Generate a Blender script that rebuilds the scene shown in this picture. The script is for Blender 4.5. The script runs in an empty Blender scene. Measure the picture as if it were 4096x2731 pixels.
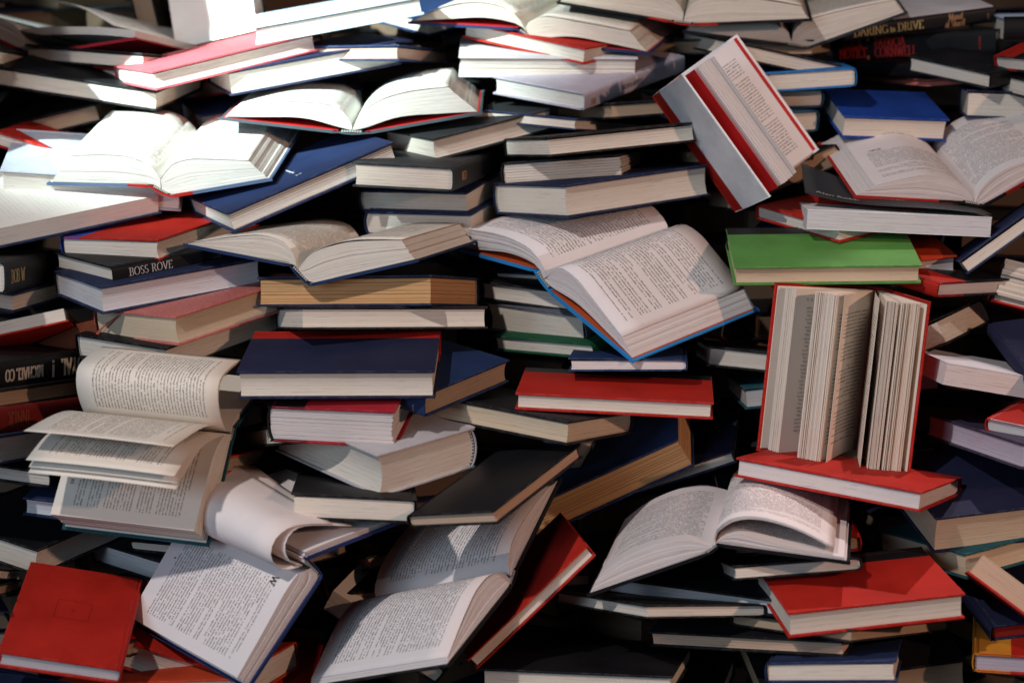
import bpy, bmesh, math, random
from mathutils import Vector, Matrix

scene = bpy.context.scene
COL = scene.collection
random.seed(7)

# ------------------------------------------------------------------ camera
PITCH = math.radians(15.0)
FWD = Vector((0, math.cos(PITCH), -math.sin(PITCH)))
CAM_POS = Vector((0, 0, .55)) - 2.2 * FWD
cam_data = bpy.data.cameras.new('camera')
cam_data.sensor_width = 36.0
cam_data.sensor_fit = 'HORIZONTAL'
cam_data.lens = 36.0 * 7151.0 / 4096.0
cam_data.clip_start = .05
cam_data.clip_end = 60
cam_data.dof.use_dof = True
cam_data.dof.focus_distance = 2.20
cam_data.dof.aperture_fstop = 3.2
cam = bpy.data.objects.new('camera', cam_data)
cam.location = CAM_POS
cam.rotation_euler = (math.pi / 2 - PITCH, 0, 0)
COL.objects.link(cam)
scene.camera = cam

# ------------------------------------------------------------------ world + lamps
world = bpy.data.worlds.new('World')
scene.world = world
world.use_nodes = True
bg = world.node_tree.nodes['Background']
bg.inputs[0].default_value = (.55, .66, .9, 1)
bg.inputs[1].default_value = .045


def lamp(name, kind, loc, target, energy, color, **kw):
    l = bpy.data.lights.new(name, kind)
    l.energy = energy
    l.color = color
    for k, v in kw.items():
        setattr(l, k, v)
    o = bpy.data.objects.new(name, l)
    o.location = loc
    d = Vector(target) - Vector(loc)
    o.rotation_euler = d.to_track_quat('-Z', 'Y').to_euler()
    COL.objects.link(o)
    return o

# strong cool spotlight on the upper left of the pile
lamp('spotlight', 'SPOT', (-2.2, -1.6, 2.7), (-.39, .52, .90), 2150, (.80, 1.0, .985), spot_size=math.radians(17), spot_blend=1.0, shadow_soft_size=.025)
# stage lamp, high at the front left
lamp('stage_lamp', 'SPOT', (-1.3, -2.0, 3.0), (.05, .05, .60), 255, (1.0, .925, .905), spot_size=math.radians(40), spot_blend=1.0, shadow_soft_size=.05)
# warmer stage lamp from the right
lamp('warm_lamp', 'SPOT', (2.3, -2.2, 1.7), (.1, 0, .5), 135, (1.0, .60, .44), spot_size=math.radians(46), spot_blend=.7, shadow_soft_size=.05)
# soft cool light from the front left
lamp('front_lamp', 'AREA', (-1.6, -2.6, 1.4), (0, 0, .45), 26, (.62, .79, 1.0), size=1.0)
# narrow pinkish spot from above onto the lower right
lamp('pink_spot', 'SPOT', (.95, .75, 2.7), (.43, -.20, .33), 130, (1.0, .84, .86), spot_size=math.radians(10), spot_blend=.6, shadow_soft_size=.02)

vs = scene.view_settings
vs.view_transform = 'Standard'
vs.look = 'None'
vs.gamma = 1
vs.exposure = 0
vs.use_curve_mapping = False
scene.cycles.max_bounces = 6
scene.cycles.diffuse_bounces = 4
scene.cycles.use_denoising = True

# ------------------------------------------------------------------ materials
MATS = {}


class NT:
    def __init__(s, name):
        s.m = bpy.data.materials.new(name)
        s.m.use_nodes = True
        s.t = s.m.node_tree
        s.b = s.t.nodes['Principled BSDF']

    def n(s, kind, **kw):
        o = s.t.nodes.new(kind)
        for k, v in kw.items():
            setattr(o, k, v)
        return o

    def l(s, a, b):
        s.t.links.new(a, b)

    def math(s, op, a, b=None, c=None):
        o = s.n('ShaderNodeMath', operation=op)
        for i, v in enumerate((a, b, c)):
            if v is None:
                continue
            if isinstance(v, (int, float)):
                o.inputs[i].default_value = v
            else:
                s.l(v, o.inputs[i])
        return o.outputs[0]

    def mix(s, f, a, b, blend='MIX'):
        o = s.n('ShaderNodeMix', data_type='RGBA', blend_type=blend)
        for i, v in ((0, f), (6, a), (7, b)):
            if isinstance(v, (int, float)):
                o.inputs[i].default_value = v
            elif isinstance(v, (tuple, list)):
                o.inputs[i].default_value = (*v[:3], 1)
            else:
                s.l(v, o.inputs[i])
        return o.outputs[2]

    def noise(s, vec, scale, detail=2, rough=.5, dim='3D'):
        o = s.n('ShaderNodeTexNoise', noise_dimensions=dim)
        o.inputs['Scale'].default_value = scale
        o.inputs['Detail'].default_value = detail
        o.inputs['Roughness'].default_value = rough
        if vec is not None:
            s.l(vec, o.inputs['W' if dim == '1D' else 'Vector'])
        return o.outputs[0]

    def bump(s, h, strength, dist):
        o = s.n('ShaderNodeBump')
        o.inputs['Strength'].default_value = strength
        o.inputs['Distance'].default_value = dist
        s.l(h, o.inputs['Height'])
        s.l(o.outputs[0], s.b.inputs['Normal'])


def cloth(name, col, rough=.62, weave=1.0, spec=.35):
    k = 'cloth_' + name
    if k in MATS:
        return MATS[k]
    t = NT(k)
    tc = t.n('ShaderNodeTexCoord').outputs['Object']
    inf = t.n('ShaderNodeObjectInfo').outputs['Random']
    big = t.noise(tc, 14, 4, .6)
    fine = t.noise(tc, 900, 2, .7)
    dark = tuple(c * .72 for c in col)
    lite = tuple(min(1, c * 1.22 + .004) for c in col)
    c = t.mix(t.math('MULTIPLY_ADD', big, 1.6, -.3), dark, lite)
    # rubbed specks
    sp = t.noise(tc, 260, 3, .8)
    spk = t.math('MULTIPLY', t.math('GREATER_THAN', sp, .71), .18)
    c = t.mix(spk, c, tuple(min(1, x + .10) for x in col))
    t.l(c, t.b.inputs['Base Color'])
    r = t.math('MULTIPLY_ADD', big, .25, rough - .12)
    t.l(r, t.b.inputs['Roughness'])
    t.b.inputs['Specular IOR Level'].default_value = spec
    t.bump(fine, .25 * weave, .0004)
    MATS[k] = t.m
    return t.m


COLORS = dict(red=(.385, .013, .006), crimson=(.30, .012, .022), darkred=(.16, .010, .008), orange=(.47, .045, .012),
              navy=(.012, .020, .058), darknavy=(.010, .013, .040), navyblue=(.010, .027, .085), blue=(.012, .025, .082),
              royal=(.02, .055, .33), brightblue=(.006, .042, .25), azure=(.015, .15, .42), skyblue=(.02, .22, .52),
              royalnavy=(.012, .026, .105), steelblue=(.10, .15, .26), greyblue=(.06, .085, .10), tealblue=(.012, .075, .14),
              teal=(.010, .07, .085), paleblue=(.50, .62, .76), palegrey=(.46, .50, .58), lightgrey=(.42, .40, .41),
              rose=(.58, .10, .12), offwhite=(.62, .61, .63), white=(.80, .80, .82), lilac=(.46, .43, .50), slate=(.10, .105, .135),  # rose: a red cover with the spotlight's glare put into the colour
              black=(.0052, .0052, .0066), charcoal=(.024, .027, .030), darkgrey=(.022, .026, .030), green=(.085, .24, .05), darkgreen=(.006, .07, .03),
              rust=(.16, .04, .018), tan=(.35, .22, .12), salmon=(.7, .20, .15), yellow=(.55, .22, .02),
              aubergine=(.045, .036, .065))


def marble():
    if 'marble' in MATS:
        return MATS['marble']
    t = NT('marbled_paper')
    tc = t.n('ShaderNodeTexCoord').outputs['Object']
    v = t.n('ShaderNodeTexVoronoi', feature='DISTANCE_TO_EDGE')
    v.inputs['Scale'].default_value = 190
    v.inputs['Randomness'].default_value = 1
    t.l(tc, v.inputs['Vector'])
    f = t.math('LESS_THAN', v.outputs[0], .07)
    big = t.noise(tc, 30, 3)
    c = t.mix(big, (.36, .07, .06), (.46, .13, .11))
    c = t.mix(t.math('MULTIPLY', f, .28), c, (.62, .36, .32))
    t.l(c, t.b.inputs['Base Color'])
    t.b.inputs['Roughness'].default_value = .5
    MATS['marble'] = t.m
    return t.m


def cover_mat(name):
    if name == 'marble':
        return marble()
    glossy = name in ('black', 'charcoal', 'lilac', 'offwhite', 'white', 'darkgrey', 'aubergine')
    return cloth(name, COLORS[name], rough=.50 if glossy else .68, weave=.5 if glossy else 1, spec=.22 if glossy else .2)


def worn(name):
    """rubbed cloth along the edges of the boards"""
    k = 'worn_' + name
    if k in MATS:
        return MATS[k]
    col = COLORS.get(name, (.42, .11, .10))
    t = NT(k)
    tc = t.n('ShaderNodeTexCoord').outputs['Object']
    n = t.noise(tc, 70, 4, .7)
    f = t.math('MULTIPLY', t.math('GREATER_THAN', n, .52), .55)
    c = t.mix(f, col, tuple(min(.8, x * 1.25 + .055) for x in col))
    t.l(c, t.b.inputs['Base Color'])
    t.b.inputs['Roughness'].default_value = .7
    t.b.inputs['Specular IOR Level'].default_value = .25
    MATS[k] = t.m
    return t.m


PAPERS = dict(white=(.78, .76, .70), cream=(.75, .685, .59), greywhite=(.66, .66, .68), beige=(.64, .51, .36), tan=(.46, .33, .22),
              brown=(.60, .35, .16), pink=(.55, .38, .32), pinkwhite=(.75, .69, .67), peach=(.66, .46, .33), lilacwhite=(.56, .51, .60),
              salmon=(.75, .25, .2), redpaper=(.42, .03, .02), shade_umber=(.16, .11, .075), warm=(.78, .70, .60))  # pages of the buried books: shade of the gaps put into the paper colour


def edge_mat(name, strata=0):
    """trimmed page edges: fine parallel lines across the thickness (uv.y)"""
    k = 'page_edge_' + name + (str(strata) if strata else '')
    if k in MATS:
        return MATS[k]
    t = NT(k)
    col = PAPERS[name]
    uv = t.n('ShaderNodeUVMap', uv_map='uv').outputs[0]
    sx = t.n('ShaderNodeSeparateXYZ')
    t.l(uv, sx.inputs[0])
    u, v = sx.outputs[0], sx.outputs[1]
    inf = t.n('ShaderNodeObjectInfo').outputs['Random']
    wob = t.noise(u, 25, 2, dim='1D')
    vv = t.math('ADD', t.math('MULTIPLY_ADD', wob, .0009, v), inf)
    n1 = t.noise(vv, 700, 2, .6, '1D')
    n2 = t.noise(vv, 2600, 1, .6, '1D')
    cv = t.n('ShaderNodeCombineXYZ')
    t.l(t.math('MULTIPLY', u, 18), cv.inputs[0])
    t.l(t.math('MULTIPLY', vv, 900), cv.inputs[1])
    n3 = t.noise(cv.outputs[0], 1, 2, .6)
    gap = t.math('LESS_THAN', n3, .365)
    tc = t.n('ShaderNodeTexCoord').outputs['Object']
    st = t.noise(tc, 22, 4, .6)
    c = t.mix(t.math('MULTIPLY_ADD', n1, 1.5, -.25), tuple(x * .72 for x in col), tuple(min(1, x * 1.10) for x in col))
    c = t.mix(t.math('MULTIPLY', n2, .28), c, tuple(x * .55 for x in col))
    c = t.mix(t.math('MULTIPLY', gap, .55), c, tuple(x * .35 for x in col))
    c = t.mix(t.math('MULTIPLY', t.math('SUBTRACT', st, .35), .45), c, (col[0] * .85, col[1] * .68, col[2] * .48))
    if strata:
        n4 = t.noise(vv, strata, 1, .5, '1D')
        c = t.mix(t.math('MULTIPLY', t.math('LESS_THAN', n4, .40), .85), c, (col[0] * .42, col[1] * .30, col[2] * .20))
    t.l(c, t.b.inputs['Base Color'])
    t.b.inputs['Roughness'].default_value = .85
    t.b.inputs['Specular IOR Level'].default_value = .15
    t.bump(t.math('ADD', n1, t.math('MULTIPLY', n2, .6)), .5, .0006)
    MATS[k] = t.m
    return t.m


def plain_paper(name, col=None):
    k = 'paper_' + name
    if k in MATS:
        return MATS[k]
    t = NT(k)
    col = col or PAPERS[name]
    tc = t.n('ShaderNodeTexCoord').outputs['Object']
    big = t.noise(tc, 25, 3, .6)
    c = t.mix(big, tuple(x * .92 for x in col), tuple(min(1, x * 1.05) for x in col))
    t.l(c, t.b.inputs['Base Color'])
    t.b.inputs['Roughness'].default_value = .75
    t.b.inputs['Specular IOR Level'].default_value = .2
    t.bump(t.noise(tc, 300, 2), .08, .0004)
    MATS[k] = t.m
    return t.m


def print_mat(name, dens=1.0, head=0.0):
    """paper with lines of set type; uv is the page in metres of a 0.14 x 0.21 page (u from gutter, v along the spine)"""
    k = 'printed_%s_%g_%g' % (name, dens, head)
    if k in MATS:
        return MATS[k]
    t = NT(k)
    col = PAPERS[name]
    uv = t.n('ShaderNodeUVMap', uv_map='uv').outputs[0]
    sx = t.n('ShaderNodeSeparateXYZ')
    t.l(uv, sx.inputs[0])
    u, v = sx.outputs[0], sx.outputs[1]
    inf = t.n('ShaderNodeObjectInfo').outputs['Random']
    P = .0048
    vl = t.math('DIVIDE', v, P)
    line = t.math('FLOOR', vl)
    fv = t.math('SUBTRACT', vl, line)
    lr = t.math('MULTIPLY_ADD', inf, 97.0, line)
    wn = t.n('ShaderNodeTexWhiteNoise', noise_dimensions='1D')
    t.l(lr, wn.inputs['W'])
    r1 = wn.outputs[0]
    wn2 = t.n('ShaderNodeTexWhiteNoise', noise_dimensions='1D')
    t.l(t.math('ADD', lr, 51.3), wn2.inputs['W'])
    r2 = wn2.outputs[0]
    # characters: cells along the line, blank cell = word gap
    cu = t.math('ADD', t.math('DIVIDE', u, .00135), t.math('MULTIPLY', r1, 9))
    cell = t.math('FLOOR', cu)
    fu = t.math('SUBTRACT', cu, cell)
    cv = t.n('ShaderNodeCombineXYZ')
    t.l(cell, cv.inputs[0])
    t.l(lr, cv.inputs[1])
    w3 = t.n('ShaderNodeTexWhiteNoise', noise_dimensions='2D')
    t.l(cv.outputs[0], w3.inputs['Vector'])
    word = t.math('GREATER_THAN', w3.outputs[0], .15)
    asc = t.math('GREATER_THAN', w3.outputs[0], .80)
    top = t.math('MULTIPLY_ADD', asc, .18, .62)
    band = t.math('MULTIPLY', t.math('GREATER_THAN', fv, .27), t.math('LESS_THAN', fv, top))
    glyph = t.math('GREATER_THAN', t.noise(uv, 1500, 1), .42)
    sep = t.math('LESS_THAN', fu, .84)
    umax = t.math('SUBTRACT', .125, t.math('MULTIPLY', t.math('GREATER_THAN', r1, .80), t.math('MULTIPLY', r2, .085)))
    umin = t.math('ADD', .017, t.math('MULTIPLY', t.math('GREATER_THAN', r2, .80), .006))
    m = t.math('MULTIPLY', band, word)
    for f in (glyph, sep, t.math('GREATER_THAN', u, umin), t.math('LESS_THAN', u, umax),
              t.math('GREATER_THAN', v, .018), t.math('LESS_THAN', v, .188 - head)):
        m = t.math('MULTIPLY', m, f)
    tc = t.n('ShaderNodeTexCoord').outputs['Object']
    big = t.noise(tc, 18, 3, .6)
    c = t.mix(big, tuple(x * .93 for x in col), tuple(min(1, x * 1.04) for x in col))
    c = t.mix(t.math('MULTIPLY', m, (.82 * dens)), c, (.025, .022, .025))
    t.l(c, t.b.inputs['Base Color'])
    t.b.inputs['Roughness'].default_value = .7
    t.b.inputs['Specular IOR Level'].default_value = .2
    t.bump(t.noise(tc, 120, 3), .12, .0006)
    MATS[k] = t.m
    return t.m


def flat_mat(name, col, rough=.5, metal=0.0):
    k = 'flat_' + name
    if k in MATS:
        return MATS[k]
    t = NT(k)
    tc = t.n('ShaderNodeTexCoord').outputs['Object']
    c = t.mix(t.noise(tc, 90, 3), tuple(x * .75 for x in col), tuple(min(1, x * 1.15) for x in col))
    t.l(c, t.b.inputs['Base Color'])
    t.b.inputs['Roughness'].default_value = rough
    t.b.inputs['Metallic'].default_value = metal
    MATS[k] = t.m
    return t.m


# ------------------------------------------------------------------ mesh helpers
class MB:
    """collects polygons with a material slot and optional uv"""

    def __init__(s):
        s.v = []; s.f = []; s.mi = []; s.uv = []

    def quad(s, pts, mi=0, uvs=None):
        i = len(s.v)
        s.v += [tuple(p) for p in pts]
        s.f.append(tuple(range(i, i + len(pts))))
        s.mi.append(mi)
        s.uv.append(uvs or [(0, 0)] * len(pts))

    def build(s, name, mats, parent, smooth=False, bevel=0, weld=True, bevel_slot=-1):
        me = bpy.data.meshes.new(name)
        me.from_pydata(s.v, [], s.f)
        for m in mats:
            me.materials.append(m)
        ul = me.uv_layers.new(name='uv')
        k = 0
        for p, mi, uv in zip(me.polygons, s.mi, s.uv):
            p.material_index = mi
            for c in uv:
                ul.data[k].uv = c
                k += 1
        if weld or bevel:
            bm = bmesh.new()
            bm.from_mesh(me)
            bmesh.ops.remove_doubles(bm, verts=bm.verts, dist=2e-6)
            if bevel:
                es = [e for e in bm.edges if len(e.link_faces) == 2 and e.calc_face_angle(0) > .6]
                bmesh.ops.bevel(bm, geom=es, offset=bevel, segments=2, affect='EDGES', profile=.6, material=bevel_slot)
            bmesh.ops.recalc_face_normals(bm, faces=bm.faces)
            bm.to_mesh(me)
            bm.free()
        if smooth:
            for p in me.polygons:
                p.use_smooth = True
        o = bpy.data.objects.new(name, me)
        COL.objects.link(o)
        o.parent = parent
        if smooth:
            try:
                me.set_sharp_from_angle(angle=math.radians(38))
            except Exception:
                pass
        return o


def extrude_profile(mb, loop, y0, y1, mi=0, caps=True, closed=True):
    """loop: (x,z) polygon extruded along y"""
    n = len(loop)
    for i in range(n if closed else n - 1):
        a, b = loop[i], loop[(i + 1) % n]
        mb.quad([(a[0], y0, a[1]), (b[0], y0, b[1]), (b[0], y1, b[1]), (a[0], y1, a[1])], mi)
    if caps:
        mb.quad([(p[0], y0, p[1]) for p in loop], mi)
        mb.quad([(p[0], y1, p[1]) for p in reversed(loop)], mi)


def strip_loop(line, th):
    """offset an open (x,z) polyline to a closed loop of thickness th (to the right-hand normal side)"""
    out = []
    n = len(line)
    for i, p in enumerate(line):
        a = line[max(0, i - 1)]
        b = line[min(n - 1, i + 1)]
        dx, dz = b[0] - a[0], b[1] - a[1]
        l = math.hypot(dx, dz) or 1
        out.append((p[0] + dz / l * th, p[1] - dx / l * th))
    return list(line) + out[::-1]


def resample(line, n):
    """smooth (Catmull-Rom) and resample to n points of equal arc length"""
    P = [line[0]] + list(line) + [line[-1]]
    d = []
    for i in range(1, len(P) - 2):
        p0, p1, p2, p3 = P[i - 1], P[i], P[i + 1], P[i + 2]
        for k in range(10):
            t = k / 10
            d.append(tuple(.5 * (2 * p1[j] + (p2[j] - p0[j]) * t + (2 * p0[j] - 5 * p1[j] + 4 * p2[j] - p3[j]) * t * t
                                 + (3 * p1[j] - p0[j] - 3 * p2[j] + p3[j]) * t ** 3) for j in (0, 1)))
    d.append(tuple(line[-1]))
    s = [0]
    for a, b in zip(d, d[1:]):
        s.append(s[-1] + math.hypot(b[0] - a[0], b[1] - a[1]))
    out = []
    j = 0
    for i in range(n):
        t = s[-1] * i / (n - 1)
        while j < len(s) - 2 and s[j + 1] < t:
            j += 1
        f = (t - s[j]) / max(1e-9, s[j + 1] - s[j])
        out.append((d[j][0] + (d[j + 1][0] - d[j][0]) * f, d[j][1] + (d[j + 1][1] - d[j][1]) * f))
    return out


def root(name, label, loc, rot, group=None):
    e = bpy.data.objects.new(name, None)
    e.empty_display_size = .02
    e.matrix_world = Matrix.Translation(Vector(loc)) @ Matrix(rot).to_4x4()
    COL.objects.link(e)
    e['label'] = label
    e['category'] = 'book'
    if group:
        e['group'] = group
    return e


# ------------------------------------------------------------------ lettering
def sans(text, size):
    """outline of a line of type as triangles in (u,v); left aligned, cap height ~ size"""
    c = bpy.data.curves.new('type', 'FONT')
    c.body = text
    c.size = size / .70
    c.resolution_u = 2
    o = bpy.data.objects.new('type', c)
    COL.objects.link(o)
    dg = bpy.context.evaluated_depsgraph_get()
    me = bpy.data.meshes.new_from_object(o.evaluated_get(dg))
    me.calc_loop_triangles()
    tris = [[(me.vertices[i].co.x, me.vertices[i].co.y) for i in t.vertices] for t in me.loop_triangles]
    bpy.data.objects.remove(o)
    bpy.data.curves.remove(c)
    bpy.data.meshes.remove(me)
    w = max((p[0] for t in tris for p in t), default=0)
    return tris, w


def arc(cx, cy, rx, ry, a0, a1, n=10):
    return [(cx + rx * math.cos(math.radians(a0 + (a1 - a0) * i / n)), cy + ry * math.sin(math.radians(a0 + (a1 - a0) * i / n))) for i in range(n + 1)]


# roman capitals as strokes on a cap height of 1: (width, [polyline...], [serif feet (x,y)...])
def _g():
    V = lambda x, a=0, b=1: [(x, a), (x, b)]
    G = {}
    G['A'] = (.74, [[(.05, 0), (.37, 1)], [(.37, 1), (.69, 0)], [(.17, .36), (.57, .36)]], [(.05, 0), (.69, 0)])
    G['B'] = (.62, [V(.14), [(.14, 1)] + arc(.30, .765, .22, .235, 90, -90) + [(.14, .53)], [(.14, .53)] + arc(.32, .265, .25, .265, 90, -90) + [(.14, 0)]], [(.06, 0), (.06, 1)])
    G['C'] = (.72, [arc(.42, .5, .36, .5, 42, 318, 16)], [])
    G['D'] = (.76, [V(.14), [(.14, 1)] + arc(.30, .5, .40, .5, 90, -90, 14) + [(.14, 0)]], [(.06, 0), (.06, 1)])
    G['E'] = (.58, [V(.14), [(.14, 1), (.52, 1), (.52, .86)], [(.14, .52), (.44, .52)], [(.14, 0), (.54, 0), (.54, .16)]], [(.06, 0), (.06, 1)])
    G['F'] = (.55, [V(.14), [(.14, 1), (.52, 1), (.52, .86)], [(.14, .52), (.44, .52)]], [(.14, 0), (.06, 1)])
    G['G'] = (.76, [arc(.42, .5, .36, .5, 42, 340, 16), V(.70, .05, .42)], [(.68, .42)])
    G['H'] = (.78, [V(.14), V(.64), [(.14, .52), (.64, .52)]], [(.14, 0), (.14, 1), (.64, 0), (.64, 1)])
    G['I'] = (.32, [V(.16)], [(.16, 0), (.16, 1)])
    G['K'] = (.72, [V(.14), [(.62, 1), (.18, .5)], [(.26, .58), (.68, 0)]], [(.14, 0), (.14, 1), (.66, 0), (.6, 1)])
    G['L'] = (.56, [V(.14), [(.14, 0), (.54, 0), (.54, .18)]], [(.06, 0), (.14, 1)])
    G['M'] = (.90, [V(.12), [(.12, 1), (.45, .05)], [(.45, .05), (.78, 1)], V(.78)], [(.12, 0), (.08, 1), (.78, 0), (.82, 1)])
    G['N'] = (.80, [V(.12), [(.12, 1), (.68, 0)], V(.68)], [(.12, 0), (.08, 1), (.68, 1)])
    G['O'] = (.82, [arc(.41, .5, .35, .5, 0, 360, 20)], [])
    G['P'] = (.60, [V(.14), [(.14, 1)] + arc(.30, .74, .24, .26, 90, -90) + [(.14, .48)]], [(.14, 0), (.06, 1)])
    G['R'] = (.68, [V(.14), [(.14, 1)] + arc(.30, .75, .22, .25, 90, -90) + [(.14, .5)], [(.32, .5), (.64, 0)]], [(.14, 0), (.06, 1), (.64, 0)])
    G['S'] = (.54, [arc(.27, .76, .19, .24, 35, 270, 10) + arc(.27, .26, .21, .26, 90, -145, 10)], [])
    G['T'] = (.66, [V(.33), [(.05, .84), (.05, 1), (.61, 1), (.61, .84)]], [(.33, 0)])
    G['U'] = (.76, [[(.13, 1), (.13, .3)] + arc(.38, .3, .25, .3, 180, 360, 10) + [(.63, 1)]], [(.13, 1), (.63, 1)])
    G['V'] = (.72, [[(.06, 1), (.36, 0)], [(.36, 0), (.66, 1)]], [(.06, 1), (.66, 1)])
    G['W'] = (1.0, [[(.05, 1), (.28, 0)], [(.28, 0), (.5, .9)], [(.5, .9), (.72, 0)], [(.72, 0), (.95, 1)]], [(.05, 1), (.95, 1)])
    G['Y'] = (.70, [[(.05, 1), (.35, .48)], [(.65, 1), (.35, .48)], V(.35, 0, .48)], [(.05, 1), (.65, 1), (.35, 0)])
    x = .62  # x-height letters
    G['a'] = (.48, [arc(.22, .2, .16, .2, 60, 300, 10), [(.38, x - .12), (.38, 0)], arc(.22, x - .18, .16, .17, 0, 150, 8)], [])
    G['f'] = (.36, [[(.16, 0), (.16, .8)] + arc(.28, .8, .12, .18, 180, 40, 6), [(.04, x), (.30, x)]], [(.16, 0)])
    G['g'] = (.50, [arc(.23, x - .2, .16, .2, 0, 360, 12), [(.39, x), (.39, -.1)] + arc(.23, -.1, .16, .16, 0, -150, 8)], [])
    G['h'] = (.52, [V(.12), [(.12, .42)] + arc(.26, .42, .14, .2, 150, 0, 6) + [(.40, 0)]], [(.12, 0), (.40, 0)])
    G['i'] = (.26, [V(.13, 0, x), [(.13, .82), (.13, .9)]], [(.13, 0)])
    G['l'] = (.26, [V(.13)], [(.13, 0), (.09, 1)])
    G['n'] = (.52, [V(.12, 0, x), [(.12, .42)] + arc(.26, .42, .14, .2, 150, 0, 6) + [(.40, 0)]], [(.12, 0), (.40, 0)])
    G['o'] = (.54, [arc(.27, x / 2, .2, x / 2, 0, 360, 14)], [])
    G['r'] = (.40, [V(.12, 0, x), [(.12, .42)] + arc(.27, .42, .15, .2, 150, 60, 5)], [(.12, 0)])
    G['t'] = (.36, [[(.15, .82), (.15, .14)] + arc(.26, .14, .11, .14, 180, 300, 5), [(.04, x), (.30, x)]], [])
    G['e'] = (.46, [[(.08, .34), (.40, .34)] + arc(.24, x / 2, .17, x / 2, 10, 300, 12)], [])
    G['-'] = (.32, [[(.05, .32), (.27, .32)]], [])
    G['|'] = (.3, [V(.15, -.15, 1.15)], [])
    G['!'] = (.3, [V(.15, .28, 1), [(.15, 0), (.15, .1)]], [])
    G[' '] = (.34, [], [])
    return G


GLYPH = _g()


def serif(text, size, heavy=1.0, narrow=1.0, serifs=True):
    """roman capitals with thick uprights, thin hairlines and slab feet"""
    tris = []
    x = 0
    for ch in text:
        w, strokes, feet = GLYPH.get(ch, GLYPH['o'])
        for pl in strokes:
            for a, b in zip(pl, pl[1:]):
                dx, dy = (b[0] - a[0]) * narrow, b[1] - a[1]
                l = math.hypot(dx, dy)
                if l < 1e-6:
                    continue
                th = (.035 + .085 * abs(dy / l) ** 1.5) * heavy / 2
                nx, ny = -dy / l * th, dx / l * th
                ex, ey = dx / l * th * .35, dy / l * th * .35
                q = [(a[0] * narrow + x + nx - ex, a[1] + ny - ey), (b[0] * narrow + x + nx + ex, b[1] + ny + ey),
                     (b[0] * narrow + x - nx + ex, b[1] - ny + ey), (a[0] * narrow + x - nx - ex, a[1] - ny - ey)]
                tris += [[q[0], q[1], q[2]], [q[0], q[2], q[3]]]
        if serifs:
            for fx, fy in feet:
                h = .045 if fy < .5 else -.045
                q = [(fx * narrow + x - .13, fy), (fx * narrow + x + .13, fy), (fx * narrow + x + .13, fy + h), (fx * narrow + x - .13, fy + h)]
                tris += [[q[0], q[1], q[2]], [q[0], q[2], q[3]]]
        x += (w + .06) * narrow
    tris = [[(p[0] * size, p[1] * size) for p in t] for t in tris]
    return tris, x * size


def type_part(name, tris, place, mat, parent):
    """lay type on a surface: place(u,v) -> point"""
    mb = MB()
    for t in tris:
        mb.quad([place(*p) for p in t])
    return mb.build(name, [mat], parent, weld=False)


INKS = dict(gold=(.62, .50, .20), cream=(.55, .50, .42), red=(.62, .03, .02), silver=(.55, .52, .5), white=(.75, .72, .7), dark=(.10, .09, .11),
            ink=(.02, .02, .022), turq=(.05, .30, .30), rust=(.25, .06, .03), gilt=(.40, .22, .10))


def ink(n):
    return flat_mat('ink_' + n, INKS[n], .45)


# ------------------------------------------------------------------ closed book
BOARD = .0028
INSET = .0034


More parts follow.
